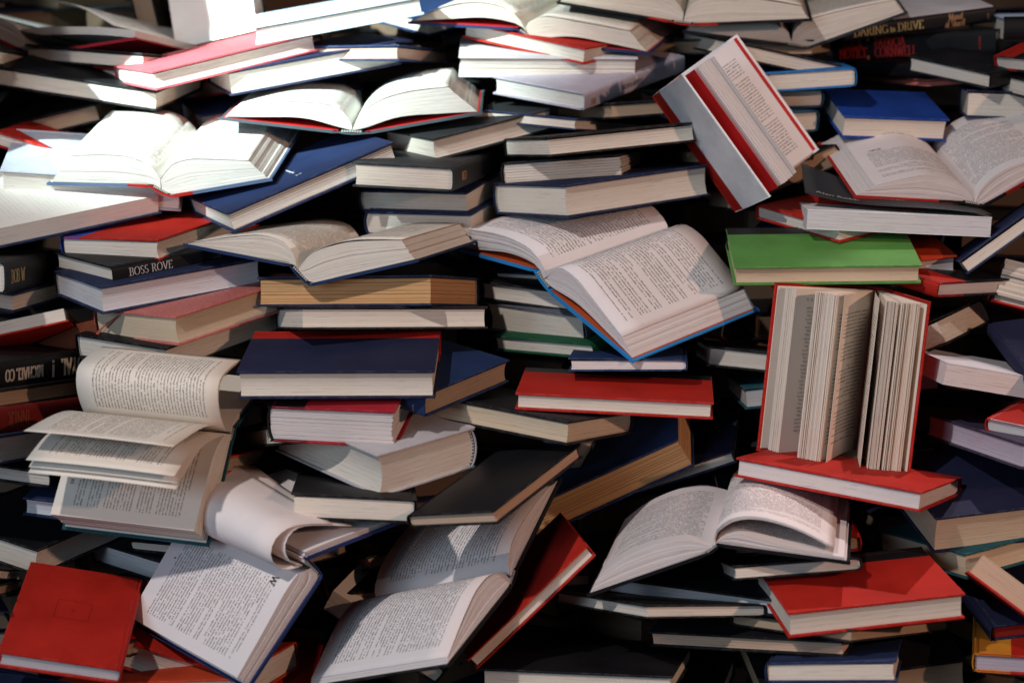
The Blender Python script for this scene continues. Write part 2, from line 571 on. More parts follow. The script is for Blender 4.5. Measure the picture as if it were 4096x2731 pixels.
def closed_book(d):
    W, H, T = d['dims']
    rt = root(d.get('name', 'hardback_book'), d['lab'], d['loc'], d['R'], d.get('group'))
    rnd = random.Random(hash(d['id']) % 1000 if False else sum(ord(c) * (i + 3) for i, c in enumerate(d['id'])))
    paper = d['paper']
    pap = d.get('kind') == 'paperback'
    b = .0008 if pap else min(BOARD, T * .14)
    ins = .0005 if pap else INSET
    cm = cover_mat(d['col'])
    qm = cover_mat(d['qc']) if d.get('qc') else cm
    q = (d.get('q') or 0) * W
    x0, x1 = -W / 2, W / 2
    flatspine = bool(d.get('title')) or pap
    bul = (.03 if flatspine else .13 * rnd.uniform(.6, 1.2)) * T
    joint = .007 if not pap else .001
    top_open = d.get('top') == 'page'
    tilt = rnd.uniform(0.0003, .0022) if not (pap or top_open) else 0   # upper board stands a little open

    def spine_x(z):
        f = max(0, min(1, z / T)) * 2 - 1
        return x0 + bul * f * f

    # --- boards
    def board(name, z0, z1, lift):
        mb = MB()
        xs = [x0 + joint, x1] if not q or q <= joint else [x0 + joint, x0 + q, x1]
        n = 6
        segs = []
        for i in range(len(xs) - 1):
            mi = 1 if (q and i == 0) else 0
            a, c = xs[i], xs[i + 1]
            la = lift * (a - xs[0]) / (x1 - xs[0])
            lc = lift * (c - xs[0]) / (x1 - xs[0])
            yq = [-H / 2, -H / 2 + H * .5, H / 2]
            for j in range(2):
                ya, yb = yq[j], yq[j + 1]
                mb.quad([(a, ya, z1 + la), (c, ya, z1 + lc), (c, yb, z1 + lc), (a, yb, z1 + la)], mi)
                mb.quad([(a, ya, z0 + la), (a, yb, z0 + la), (c, yb, z0 + lc), (c, ya, z0 + lc)], mi)
            mb.quad([(a, yq[0], z0 + la), (c, yq[0], z0 + lc), (c, yq[0], z1 + lc), (a, yq[0], z1 + la)], mi)
            mb.quad([(a, yq[2], z0 + la), (a, yq[2], z1 + la), (c, yq[2], z1 + lc), (c, yq[2], z0 + lc)], mi)
            if i == 0:
                for j in range(2):
                    mb.quad([(a, yq[j], z0 + la), (a, yq[j], z1 + la), (a, yq[j + 1], z1 + la), (a, yq[j + 1], z0 + la)], mi)
            if i == len(xs) - 2:
                for j in range(2):
                    mb.quad([(c, yq[j], z0 + lc), (c, yq[j + 1], z0 + lc), (c, yq[j + 1], z1 + lc), (c, yq[j], z1 + lc)], mi)
        fm = cover_mat(d['topcol']) if d.get('topcol') and name == 'front_cover' else cm
        return mb.build(name, [fm, qm, worn(d['topcol'] if fm is not cm else d['col'])], rt, bevel=0 if pap else min(.0008, b * .32), smooth=not pap, bevel_slot=2)

    board('back_cover', 0, b, 0)
    if not top_open:
        fc = board('front_cover', T - b, T, tilt)
    # --- spine
    zt = T if not top_open else T * .8
    line = [(x0 + joint + .0012, .0002)]
    if not pap:
        line += [(x0 + joint * .62, .0016), (x0 + joint * .34, .0006)]
    for i in range(9):
        z = zt * (.0 + i / 8)
        z = min(max(z, .0009), zt - .0009)
        line.append((spine_x(z) + (.0012 if i in (0, 8) and not pap else 0), z))
    if not pap:
        line += [(x0 + joint * .34, zt - .0006), (x0 + joint * .62, zt - .0016)]
    line += [(x0 + joint + .0012, zt - .0002)]
    mb = MB()
    extrude_profile(mb, strip_loop(line[::-1], -.0014), -H / 2, H / 2)
    mb.build('spine', [qm if d.get('qc') else cm], rt, smooth=True)
    # --- page block in gatherings
    em = edge_mat(paper, d.get('strata', 0))
    jag = d.get('jag', 0)
    zb0, zb1 = b + .0001, T - (b if not top_open else 0) - .0001
    k = 1 if not jag else (7 if jag == 1 else 8)
    conc = (0 if (pap or top_open) else .10 * rnd.uniform(.3, 1.2)) * (zb1 - zb0)
    pm = (plain_paper(paper) if d['id'] == 'cY' else print_mat(paper, .15 if d['id'] == 'c6' else 1.0)) if top_open else plain_paper(paper)
    mb = MB()
    nz = 8

    def section(z, off=0):
        f = (z - zb0) / (zb1 - zb0) * 2 - 1
        xs_ = spine_x(z) + .0022 + .12 * bul
        xe = x1 - ins - conc * (1 - f * f) + off
        return xs_, xe
    for s in range(k):
        za = zb0 + (zb1 - zb0) * s / k
        zc = zb0 + (zb1 - zb0) * (s + 1) / k - (.0004 if k > 1 else 0)
        off = rnd.uniform(-.002, .0008) if jag == 1 else (rnd.uniform(-.004, .012) if jag == 2 else 0)
        yo = rnd.uniform(-.0012, .0006) if jag else 0
        ya, yb = -H / 2 + ins - yo, H / 2 - ins + yo
        m_ = nz if k == 1 else 2
        prev = None
        for i in range(m_ + 1):
            z = za + (zc - za) * i / m_
            a, c = section(z, off)
            if jag and i == 1:
                c += .0016
            if prev:
                pz, pa, pc = prev
                xs3 = [0, .5, 1]
                mb.quad([(pc, ya, pz), (pc, yb, pz), (c, yb, z), (c, ya, z)], 0, [(ya, pz), (yb, pz), (yb, z), (ya, z)])
                mb.quad([(pa, ya, pz), (pc, ya, pz), (c, ya, z), (a, ya, z)], 0, [(pa, pz), (pc, pz), (c, z), (a, z)])
                mb.quad([(pa, yb, pz), (a, yb, z), (c, yb, z), (pc, yb, pz)], 0, [(pa, pz), (a, z), (c, z), (pc, pz)])
                mb.quad([(pa, ya, pz), (a, ya, z), (a, yb, z), (pa, yb, pz)], 0, [(ya, pz), (ya, z), (yb, z), (yb, pz)])
            prev = (z, a, c)
        a, c = section(zc, off)
        uvs = [(0, 0), (.14, 0), (.14, .21), (0, .21)]
        mb.quad([(a, ya, zc), (c, ya, zc), (c, yb, zc), (a, yb, zc)], 1 if s == k - 1 else 0, uvs)
        a, c = section(za, off)
        mb.quad([(a, ya, za), (a, yb, za), (c, yb, za), (c, ya, za)], 0)
    pb = mb.build('page_block', [em, pm], rt, smooth=True)
    # --- headbands
    if d.get('hb'):
        hm = flat_mat('headband', (.50, .47, .35), .7)
        hd = flat_mat('headband_dark', (.10, .11, .16), .7)
        for ye, sg in ((-H / 2 + ins, -1), (H / 2 - ins, 1)):
            mb = MB()
            n = 22
            for i in range(n):
                za = zb0 + (zb1 - zb0) * i / n
                zc = zb0 + (zb1 - zb0) * (i + 1) / n
                xa = section((za + zc) / 2)[0] - .0004
                y_ = ye + sg * .0014
                mi = i % 2
                p = [(xa, ye, za), (xa + .0022, ye, za), (xa + .0022, ye, zc), (xa, ye, zc)]
                r_ = [(v[0], y_, v[2]) for v in p]
                mb.quad(r_ if sg < 0 else r_[::-1], mi)
                mb.quad([p[0], r_[0], r_[3], p[3]], mi)
                mb.quad([p[1], p[2], r_[2], r_[1]], mi)
            mb.build('headband', [hm, hd], pb)
    # --- lettering, emblems
    t = d.get('title')
    if t:
        flip = d.get('flip')

        def put(tris, u0, v0, inkname, rotate=False, name='lettering'):
            # u from the left end of the spine as seen by a reader with the front cover up
            def place(u, v):
                if rotate:
                    u, v = -v, u
                u, v = u0 + u, v0 + v
                z = v
                y = H / 2 - u
                if flip:
                    z = T - v
                    y = -H / 2 + u
                return (spine_x(z) - .0006, y, z)
            type_part(name, tris, place, ink(inkname), rt)
        sp = d['spec']
        for (txt, style, size, u0, v0, inkn) in sp:
            if style == 'serif':
                tr, w = serif(txt, size * T)
            elif style == 'serifn':
                tr, w = serif(txt, size * T, 1.15, .78)
            elif style == 'bold':
                tr, w = serif(txt, size * T, 1.9, .8, False)
            elif style == 'rot':
                tr, w = sans(txt, size * T)
                put(tr, u0 * H, v0 * T, inkn, True)
                continue
            elif style == 'logo':
                # hexagon badge with a T bar
                tr = []
                c6 = [(.5 + .5 * math.cos(math.radians(60 * i + 30)), .5 + .5 * math.sin(math.radians(60 * i + 30))) for i in range(6)]
                for i in range(6):
                    a_, b_ = c6[i], c6[(i + 1) % 6]
                    ai, bi = [tuple(.5 + (p[j] - .5) * .8 for j in (0, 1)) for p in (a_, b_)]
                    tr += [[a_, b_, bi], [a_, bi, ai]]
                for (xa, ya, xb, yb) in ((.2, .58, .8, .68), (.36, .25, .46, .6), (.54, .25, .64, .6)):
                    tr += [[(xa, ya), (xb, ya), (xb, yb)], [(xa, ya), (xb, yb), (xa, yb)]]
                tr = [[(p[0] * size * T, p[1] * size * T) for p in q_] for q_ in tr]
            else:
                tr, w = sans(txt, size * T)
            put(tr, u0 * H, v0 * T, inkn)
    if d.get('emblem') == 'sword':
        tr = []
        for (xa, ya, xb, yb) in ((-.0010, -.028, .0010, .022), (-.0045, .008, .0045, .0094), (-.0012, .018, .0012, .023)):
            tr += [[(xa, ya), (xb, ya), (xb, yb)], [(xa, ya), (xb, yb), (xa, yb)]]
        tx, w = sans('N', .008)
        def lay(u, v):
            x_, y_ = W * .10 + v * .6, -H * .02 + u * 1.0
            return (x_, y_, T + .0003 + tilt * (x_ - x0 - joint) / (W - joint))
        type_part('stamped_emblem', tr, lay, ink('white'), rt)
        type_part('stamped_letter', tx, lambda u, v: lay(u + .012 - .016, v + .045), ink('white'), rt)
    if d.get('emblem') == 'stamp':
        tr = []
        def bar(xa, ya, xb, yb):
            tr.extend([[(xa, ya), (xb, ya), (xb, yb)], [(xa, ya), (xb, yb), (xa, yb)]])
        bar(-.02, -.02, .02, -.0194); bar(-.02, .0194, .02, .02); bar(-.02, -.02, -.0194, .02); bar(.0194, -.02, .02, .02)
        bar(-.0015, -.002, .0015, .003)
        type_part('stamped_frame', tr, lambda u, v: (u + W * .02, v - H * .03, T + .0003 + tilt * (u + W * .02 - x0 - joint) / (W - joint)), flat_mat('stamp', (.27, .008, .005), .6), rt)
    if d.get('ribbon'):
        mb = MB()
        yb = H / 2 if d['spine'] == 0 else -H / 2
        pts_ = [(x0 + W * .30, T * .80, -H / 2 + ins - .0006), (x0 + W * .20, T * .55, -H / 2 - .003), (x0 + W * .10, T * .25, -H / 2 - .006), (x0 + W * .02, -.004, -H / 2 - .008)]
        for (ax, az, ay), (bx, bz, by) in zip(pts_, pts_[1:]):
            w_ = .0045
            mb.quad([(ax - w_, ay, az), (ax + w_, ay, az + .003), (bx + w_, by, bz + .003), (bx - w_, by, bz)])
        rb = mb.build('ribbon_bookmark', [cloth('ribbon', (.42, .10, .08), .45)], rt)
        md = rb.modifiers.new('thick', 'SOLIDIFY'); md.thickness = .0004
    if d.get('curl'):
        curled_cover(d, rt, W, H, T)
    return rt


def curled_cover(d, rt, W, H, T):
    """dark paper cover of the paperback, lifting away from the page block towards its near left corner"""
    mb = MB()
    n, m = 14, 10
    def P(i, j):
        fx, fy = i / n, j / m           # fx spine->fore (towards viewer), fy 0..1 left->right
        x = -W / 2 + fx * W * 1.0
        y = -H / 2 + fy * H
        lift = .006 + .034 * (1 - fy) ** 1.2 * (.35 + .65 * (1 - fx)) + .012 * (1 - fy) * (1 - fx) - .004 * math.sin(fy * 6)
        x -= .05 * (1 - fy) ** 2 * fx
        return (x, y, T + max(.001, lift * (1 - .55 * fx * (1 - (1 - fy)))))
    g = [[P(i, j) for j in range(m + 1)] for i in range(n + 1)]
    for i in range(n):
        for j in range(m):
            mb.quad([g[i][j], g[i + 1][j], g[i + 1][j + 1], g[i][j + 1]])
    o = mb.build('front_cover_sheet', [cover_mat('darkgrey')], rt, smooth=True)
    md = o.modifiers.new('thick', 'SOLIDIFY'); md.thickness = .0005
    # faint turquoise and white words printed on the cover
    def lay(u0, v0):
        def f(u, v):
            y = -H / 2 + u0 * H + u
            x = -W / 2 + v0 * W - v
            i = (x + W / 2) / W * n; j = (y + H / 2) / H * m
            p = P(max(0, min(n, i)), max(0, min(m, j)))
            return (p[0], p[1], p[2] + .0009)
        return f
    type_part('cover_lettering', sans('to soccer', .012)[0], lay(.28, .72), ink('turq'), rt)
    type_part('cover_lettering', sans('finding the way', .010)[0], lay(.30, .52), ink('turq'), rt)
    type_part('author_lettering', sans('Alan Robb', .009)[0], lay(.06, .90), ink('cream'), rt)


# ------------------------------------------------------------------ open book
def open_book(d):
    H, W, S, aL, aR = d['H'], d['W'], d['S'], d['aL'], d['aR']
    rt = root('open_book', d['lab'], d['loc'], d['R'])
    rnd = random.Random(sum(ord(c) * (i + 5) for i, c in enumerate(d['id'])))
    cm = cover_mat(d['col'])
    qm = cover_mat(d['qc']) if d.get('qc') else cm
    ep = {'red': cloth('endpaper_red', (.50, .012, .012), .6), 'ember': cloth('endpaper_ember', (.45, .07, .015), .5),
          'darkplum': cloth('endpaper_plum', (.014, .008, .018), .7)}.get(d['endp']) or plain_paper(d['paper'])
    em, pm, bl = edge_mat(d['paper']), print_mat(d['paper'], d.get('dens', 1.0)), plain_paper(d['paper'])
    pmL = print_mat(d['paper'], 1.0, .075) if d.get('text') == 'chapter' else pm
    b = BOARD
    dirs = {'L': (-math.cos(aL), math.sin(aL)), 'R': (math.cos(aR), math.sin(aR))}
    nrm = {'L': (math.sin(aL), math.cos(aL)), 'R': (-math.sin(aR), math.cos(aR))}
    hinge = {'L': (-S / 2, 0), 'R': (S / 2, 0)}
    q = (d.get('q') or 0) * W
    st = {}
    for sd in 'LR':
        h, u, n = hinge[sd], dirs[sd], nrm[sd]
        def pt(a, c, h=h, u=u, n=n):
            return (h[0] + u[0] * a + n[0] * c, h[1] + u[1] * a + n[1] * c)
        st[sd] = pt
        xs = [.006, W] if not q else [.006, max(.012, q), W]
        mb = MB()
        for i in range(len(xs) - 1):
            mi = 2 if (q and i == 0) else 0
            a, c = xs[i], xs[i + 1]
            loop = [pt(a, -b), pt(c, -b), pt(c, 0), pt(a, 0)]
            P = lambda p, y: (p[0], y, p[1])
            for (i0, i1, m_) in ((0, 1, mi), (1, 2, mi), (2, 3, mi), (3, 0, mi)):
                if i0 == 1 and i < len(xs) - 2:
                    continue
                if i0 == 3 and i > 0:
                    continue
                mb.quad([P(loop[i0], 0), P(loop[i1], 0), P(loop[i1], H), P(loop[i0], H)], m_)
            mb.quad([P(p, 0) for p in loop], mi)
            mb.quad([P(p, H) for p in reversed(loop)], mi)
        cvr = mb.build('cover', [cm, ep, qm, worn(d['col'])], rt, bevel=.0007, smooth=True, bevel_slot=3)
        mb = MB()
        a0, a1, yy0, yy1, cc = -.001, W - .0038, .0035, H - .0035, .0005
        c0, c1 = pt(a0, cc), pt(a1, cc)
        e0, e1 = pt(a0, .0001), pt(a1, .0001)
        mb.quad([(c0[0], yy0, c0[1]), (c1[0], yy0, c1[1]), (c1[0], yy1, c1[1]), (c0[0], yy1, c0[1])])
        mb.quad([(c1[0], yy0, c1[1]), (e1[0], yy0, e1[1]), (e1[0], yy1, e1[1]), (c1[0], yy1, c1[1])])
        mb.quad([(c0[0], yy0, c0[1]), (e0[0], yy0, e0[1]), (e1[0], yy0, e1[1]), (c1[0], yy0, c1[1])])
        mb.build('endpaper', [ep], cvr)
    # spine strip: sagging a little between the hinges
    line = [st['L'](.0068, -.0006), st['L'](.003, -.0016), (-S / 2, -.0008), (-S * .25, -.0022), (0, -.0028), (S * .25, -.0022), (S / 2, -.0008),
            st['R'](.003, -.0016), st['R'](.0068, -.0006)]
    mb = MB()
    extrude_profile(mb, strip_loop(line, .0015), 0, H)
    mb.build('spine', [qm], rt, smooth=True)
    ins = INSET
    Wp = W - .0045
    maps = {}

    def block(name, sd, top, k=7, mat=None, base=None, y_in=ins):
        """page block between the cover (or a base curve) and the top curve, in k gatherings"""
        pt = st[sd]
        N = 16
        sgn = -1 if sd == 'L' else 1
        g0 = (top[0][0], max(.0015, min(top[0][1] - .003, .006)))
        gap_ = .011 if d['endp'] in ('red', 'ember') else .0
        low = base or [(sgn * .0006, .0012), pt(.001, .0012 + gap_ * .4), pt(W * .3, .0008 + gap_), pt(W * .65, .0006 + gap_ * .55), pt(W - .0055, .0006)]
        # keep the top curve above the cover
        tp = []
        h, u, n = hinge[sd], dirs[sd], nrm[sd]
        for i, p in enumerate(top):
            a = (p[0] - h[0]) * u[0] + (p[1] - h[1]) * u[1]
            c = (p[0] - h[0]) * n[0] + (p[1] - h[1]) * n[1]
            if not base and a > 0 and c < .0035:
                c = .0035
                p = pt(a, c)
            if not base and a > W - .003:
                p = pt(W - .004, c)
            tp.append(p)
        lo, up = resample(low, N), resample(tp, N)
        mb = MB()
        for s in range(k):
            f0, f1 = s / k + .0015, (s + 1) / k - .0015
            off = rnd.uniform(-.0010, .0006) if s < k - 1 else 0
            ya, yb = y_in + rnd.uniform(-.0006, .0006), H - y_in + rnd.uniform(-.0006, .0006)
            bow = rnd.uniform(-.0006, .0006)
            C = []
            for f in (f0, f1):
                c = [(l_[0] * (1 - f) + u_[0] * f, l_[1] * (1 - f) + u_[1] * f) for l_, u_ in zip(lo, up)]
                dx, dz = c[-1][0] - c[-2][0], c[-1][1] - c[-2][1]
                l = math.hypot(dx, dz)
                c[-1] = (c[-1][0] + dx / l * off, c[-1][1] + dz / l * off)
                C.append(c)
            a, c = C
            th = .03
            ln = [0]
            for p0, p1 in zip(c, c[1:]):
                ln.append(ln[-1] + math.hypot(p1[0] - p0[0], p1[1] - p0[1]))
            for i in range(N - 1):
                u0, u1 = ln[i], ln[i + 1]
                um = .14 / ln[-1]
                last = s == k - 1
                mb.quad([(c[i][0], ya, c[i][1]), (c[i + 1][0], ya, c[i + 1][1]), (c[i + 1][0], yb, c[i + 1][1]), (c[i][0], yb, c[i][1])],
                        1 if last else 2, [(u0 * um, 0), (u1 * um, 0), (u1 * um, .21), (u0 * um, .21)])
                mb.quad([(a[i][0], ya, a[i][1]), (a[i][0], yb, a[i][1]), (a[i + 1][0], yb, a[i + 1][1]), (a[i + 1][0], ya, a[i + 1][1])], 2)
                for y_, rev in ((ya, False), (yb, True)):
                    qd = [(a[i][0], y_, a[i][1]), (a[i + 1][0], y_, a[i + 1][1]), (c[i + 1][0], y_, c[i + 1][1]), (c[i][0], y_, c[i][1])]
                    uv = [(u0, f0 * th), (u1, f0 * th), (u1, f1 * th), (u0, f1 * th)]
                    mb.quad(qd[::-1] if rev else qd, 0, uv[::-1] if rev else uv)
            e0, e1 = a[-1], c[-1]
            mb.quad([(e0[0], ya, e0[1]), (e0[0], yb, e0[1]), (e1[0], yb, e1[1]), (e1[0], ya, e1[1])], 0,
                    [(0, f0 * th), (H, f0 * th), (H, f1 * th), (0, f1 * th)])
            if s == k - 1:
                maps[name] = (c, ln, ya, yb)
        return mb.build(name, [em, mat or pm, bl], rt, smooth=True)

    def leaf(curve, name='leaf', mat=None, th=.00022, y0=ins, y1=None, skew=0.0, N=18, flare=0.0):
        c = resample(curve, N)
        y1 = H - ins if y1 is None else y1
        mb = MB()
        ln = [0]
        for p0, p1 in zip(c, c[1:]):
            ln.append(ln[-1] + math.hypot(p1[0] - p0[0], p1[1] - p0[1]))
        um = .14 / ln[-1]
        M = 6
        for j in range(M):
            fa, fb = j / M, (j + 1) / M
            for i in range(N - 1):
                def Q(k_, f):
                    w = skew * math.sin(f * math.pi) * (ln[k_] / ln[-1]) ** 2
                    g = 1 + flare * f
                    return (c[0][0] + (c[k_][0] - c[0][0]) * g, y0 + (y1 - y0) * f, c[0][1] + (c[k_][1] - c[0][1]) * g + w)
                mb.quad([Q(i, fa), Q(i + 1, fa), Q(i + 1, fb), Q(i, fb)], 0,
                        [(ln[i] * um, fa * .21), (ln[i + 1] * um, fa * .21), (ln[i + 1] * um, fb * .21), (ln[i] * um, fb * .21)])
        o = mb.build(name, [mat or pm], rt, smooth=True)
        md = o.modifiers.new('thick', 'SOLIDIFY')
        md.thickness = th
        md.offset = 0
        maps.setdefault('leaf', (c, ln, y0, y1))
        maps[name + str(len(maps))] = (c, ln, y0, y1)
        return o

    def on_page(key, flipu=False, rot=False):
        c, ln, ya, yb = maps[key]
        # place(s, y): s metres from gutter, y metres from y=0
        sg = 1
        def f(s, y):
            s = max(0, min(ln[-1] * .999, s))
            i = 0
            while i < len(ln) - 2 and ln[i + 1] < s:
                i += 1
            t = (s - ln[i]) / (ln[i + 1] - ln[i])
            x = c[i][0] + (c[i + 1][0] - c[i][0]) * t
            z = c[i][1] + (c[i + 1][1] - c[i][1]) * t
            dx, dz = c[i + 1][0] - c[i][0], c[i + 1][1] - c[i][1]
            l = math.hypot(dx, dz)
            nx, nz = -dz / l, dx / l
            if nz < 0 and not flipu:
                nx, nz = -nx, -nz
            return (x + nx * .0006, y, z + nz * .0006)
        return f

    cv = d['curves']
    kx = d.get('kindx')
    if kx == 'stand':
        standing_fan(d, rt, st, em, pm, bl, H, W, Wp, aL, aR, rnd)
    elif kx == 'lean':
        leaning_fan(d, rt, st, em, pm, bl, ep, H, W, Wp, aL, aR, rnd)
    else:
        if 'pl' in cv:
            block('page_block', 'L', cv['pl'], mat=pmL)
            maps['L'] = maps['page_block']
        if 'pr' in cv:
            block('page_block', 'R', cv['pr'], base=[(x, z - .011 * min(1, i)) for i, (x, z) in enumerate(cv['pr'])] if d['id'] == 'o14' else None)
            maps['R'] = maps['page_block']
        if 'pr' not in cv:
            # thin gathering left on the far cover
            p = st['R']
            block('page_block', 'R', [(.001, .004), p(.004, .006), p(W * .4, .007), p(W * .7, .006), p(W - .006, .005)], k=2, mat=bl)
        for kk in ('lf0', 'lf1', 'lf2', 'lf3', 'ru', 'ri'):
            if kk in cv:
                leaf(cv[kk], mat=bl if (kk in ('ru', 'ri') and d['id'] == 'o11') else None, skew=.004 if kk != 'ru' else 0, flare=.32 if d['id'] == 'o11' else 0)
                if kk == 'ru':
                    for e in range(1, 4 if d['id'] in ('o13', 'o10') else 1):
                        leaf([(x - .0002 * e, z - .0012 * e * min(1, i / 2)) for i, (x, z) in enumerate(cv[kk])], mat=bl)
        # a few stray leaves standing off the blocks
        if d['id'] in ('o1', 'o2', 'o3', 'o6', 'o7', 'o12', 'o4', 'o5'):
            for sd in ('L', 'R'):
                c = maps[sd][0]
                for e in range(2):
                    o_ = rnd.uniform(.001, .0035)
                    n_ = nrm[sd]
                    leaf([(p[0] + n_[0] * o_ * math.sin(math.pi * .8 * i / 15), p[1] + n_[1] * o_ * math.sin(math.pi * .8 * i / 15)) for i, p in enumerate(c)][::3], mat=pm)
        # headband at the visible end
        mb = MB()
        hm = flat_mat('headband', (.50, .47, .35), .7)
        hd = flat_mat('headband_dark', (.10, .11, .16), .7)
        nb = 16
        for i in range(nb):
            xa, xb = -S * .36 + S * .72 * i / nb, -S * .36 + S * .72 * (i + 1) / nb
            mb.quad([(xa, .0022, -.0012), (xb, .0022, -.0012), (xb, .0022, .0010), (xa, .0022, .0010)], i % 2)
            mb.quad([(xa, .0022, .0010), (xb, .0022, .0010), (xb, .006, .0010), (xa, .006, .0010)], i % 2)
        mb.build('headband', [hm, hd], rt)
        tx = d.get('text')
        K = ink('ink')
        if tx == 'chapter':
            f = on_page('L')
            c, ln, ya, yb = maps['L']
            L = ln[-1]
            def put(txt, size, s_mid, y0):
                tr, w = serif(txt, size, 2.2, .9) if txt.isupper() else sans(txt, size)
                type_part('heading_lettering', tr, lambda u, v: f(s_mid - (u - w / 2), y0 + v), K, rt)
            tr, w = serif('CHAPTER', .0064, 2.2)
            type_part('heading_lettering', tr, lambda u, v: f(L * .50 - (u - w / 2) + .006, H * .80 + v), K, rt)
            tr, w2 = sans('38', .0085)
            type_part('heading_number', tr, lambda u, v: f(L * .50 - (u + w / 2) + .004, H * .80 + v), K, rt)
            tr, w3 = serif('I SAT AT', .0035, 2.2)
            type_part('first_words', tr, lambda u, v: f(L * .86 - u, H * .555 + v), K, rt)
            tr, w3 = sans('128', .003)
            type_part('page_number', tr, lambda u, v: f(L * .5 - u, H * .065 + v), K, rt)
        if tx == 'lone':
            f = on_page('R')
            L = maps['R'][1][-1]
            tr, w = serif('LONE WOLF', .003, 1.6, 1.5)
            type_part('running_head', tr, lambda u, v: f(L * .52 + u, H * .925 + v), K, rt)
            tr, w = sans('267', .0036)
            type_part('page_number', tr, lambda u, v: f(L * .90 + u, H * .925 + v), K, rt)
        if tx == 'p65':
            f = on_page('L')
            L = maps['L'][1][-1]
            tr, w = sans('65', .0045)
            type_part('page_number', tr, lambda u, v: f(L * .66 + u, H * .905 - v), K, rt)
        if tx == 'bigw':
            f = on_page('L')
            L = maps['L'][1][-1]
            tr, w = serif('W', .011, 1.1)
            type_part('initial_letter', tr, lambda u, v: f(L * .10 + u, H * .155 - v), K, rt)
            tr, w = sans('6', .004)
            type_part('page_number', tr, lambda u, v: f(L * .34 + u, H * .90 - v), K, rt)
    return rt


def wedge(rt, name, mats, H, r0, G, a0, a1, length, k, rnd, bend=0.0, gap=.0, y0=INSET, jit=.0012, N=7):
    """fan of gatherings about the gutter G, angles in degrees from +x, split in k thin gatherings"""
    mb = MB()
    for s in range(k):
        f0 = a0 + (a1 - a0) * s / k
        f1 = a0 + (a1 - a0) * (s + 1 - gap) / k
        ln = length + rnd.uniform(-jit, jit)
        ya = y0 + rnd.uniform(-.0006, .0006)
        yb = H - y0 + rnd.uniform(-.0006, .0006)
        C = []
        for ang in (f0, f1):
            A = math.radians(ang)
            pts_ = []
            for i in range(N):
                r = r0 + (ln - r0) * i / (N - 1)
                t = i / (N - 1)
                bb = bend * math.sin(math.pi * t)
                pts_.append((G[0] + r * math.cos(A) - bb * math.sin(A), G[1] + r * math.sin(A) + bb * math.cos(A)))
            C.append(pts_)
        a, c = C
        for i in range(N - 1):
            u0, u1 = .14 * i / (N - 1), .14 * (i + 1) / (N - 1)
            for cc, m in ((a, 1), (c, 1)):
                mb.quad([(cc[i][0], ya, cc[i][1]), (cc[i + 1][0], ya, cc[i + 1][1]), (cc[i + 1][0], yb, cc[i + 1][1]), (cc[i][0], yb, cc[i][1])], m,
                        [(u0, 0), (u1, 0), (u1, .21), (u0, .21)])
            for y_ in (ya, yb):
                mb.quad([(a[i][0], y_, a[i][1]), (a[i + 1][0], y_, a[i + 1][1]), (c[i + 1][0], y_, c[i + 1][1]), (c[i][0], y_, c[i][1])], 0,
                        [(u0, f0 * .002), (u1, f0 * .002), (u1, f1 * .002), (u0, f1 * .002)])
        mb.quad([(a[-1][0], ya, a[-1][1]), (a[-1][0], yb, a[-1][1]), (c[-1][0], yb, c[-1][1]), (c[-1][0], ya, c[-1][1])], 0,
                [(0, f0 * .002), (H, f0 * .002), (H, f1 * .002), (0, f1 * .002)])
    return mb.build(name, mats, rt, smooth=False)


def standing_fan(d, rt, st, em, pm, bl, H, W, Wp, aL, aR, rnd):
    """pages of the upright book, spread like a fan between the two covers"""
    G = (0, .004)
    cl, cr = 180 - math.degrees(aL), math.degrees(aR)
    mats = [em, pm, bl]
    wedge(rt, 'page_block', [em, bl, bl], H, .004, (-.004, .004), cl - .8, cl - 9, Wp - .002, 18, rnd, .0, .06)
    wedge(rt, 'page_fan', mats, H, .004, G, 121, 108, Wp, 30, rnd, .002, .14, jit=.0022)
    wedge(rt, 'leaf', mats, H, .004, G, 105.2, 105, Wp - .001, 1, rnd, .003, 0)
    wedge(rt, 'leaf', mats, H, .004, G, 88.2, 88, Wp - .006, 1, rnd, .001, 0)
    wedge(rt, 'page_fan', mats, H, .004, (.003, .004), 86, 80, Wp, 13, rnd, -.001, .35, jit=.0028)
    wedge(rt, 'page_fan', mats, H, .004, (.004, .004), 79, 75.5, Wp, 9, rnd, -.001, .25, jit=.002)
    wedge(rt, 'page_block', mats, H, .004, (.005, .004), 75, cr + .8, Wp - .002, 14, rnd, 0, .2)
    # set type on the left hand page, cut off by the fan of pages
    A = math.radians(cl - 9)
    K = ink('ink')

    def place(u, v):
        r = Wp * .83 - u
        return (-.004 + r * math.cos(A) + .0009 * math.sin(A), v, .004 + r * math.sin(A) - .0009 * math.cos(A))
    tr, w = sans('92   EL', .0030)
    type_part('page_number', tr, lambda u, v: place(u - .002, H * .915 + v), K, rt)
    words = ['jacket,', 'not muc', '  Kenn', 'he aske', '  "Tedd', 'name, a', '  "Who', '  Millie', 'what yo', '  "A ho', '  "I do', 'very hi', 'there, h', '  "He s', '  "Well',
             'with hi', 'to mak', '  "How', '  The w', 'know', '  Kenn', '  She s', 'to do w', 'she doe', '  "How', "  \"You'", 'make an', '  "Why', '  Millie', 'gotta ha', 'have so', "you've g", 'sullen je']
    al = []
    for i, wd in enumerate(words):
        tr, w = sans(wd, .0027)
        y0 = H * (.868 - .0228 * i)
        al += [[(p[0], y0 + p[1]) for p in t3] for t3 in tr]
    type_part('page_lettering', al, place, K, rt)


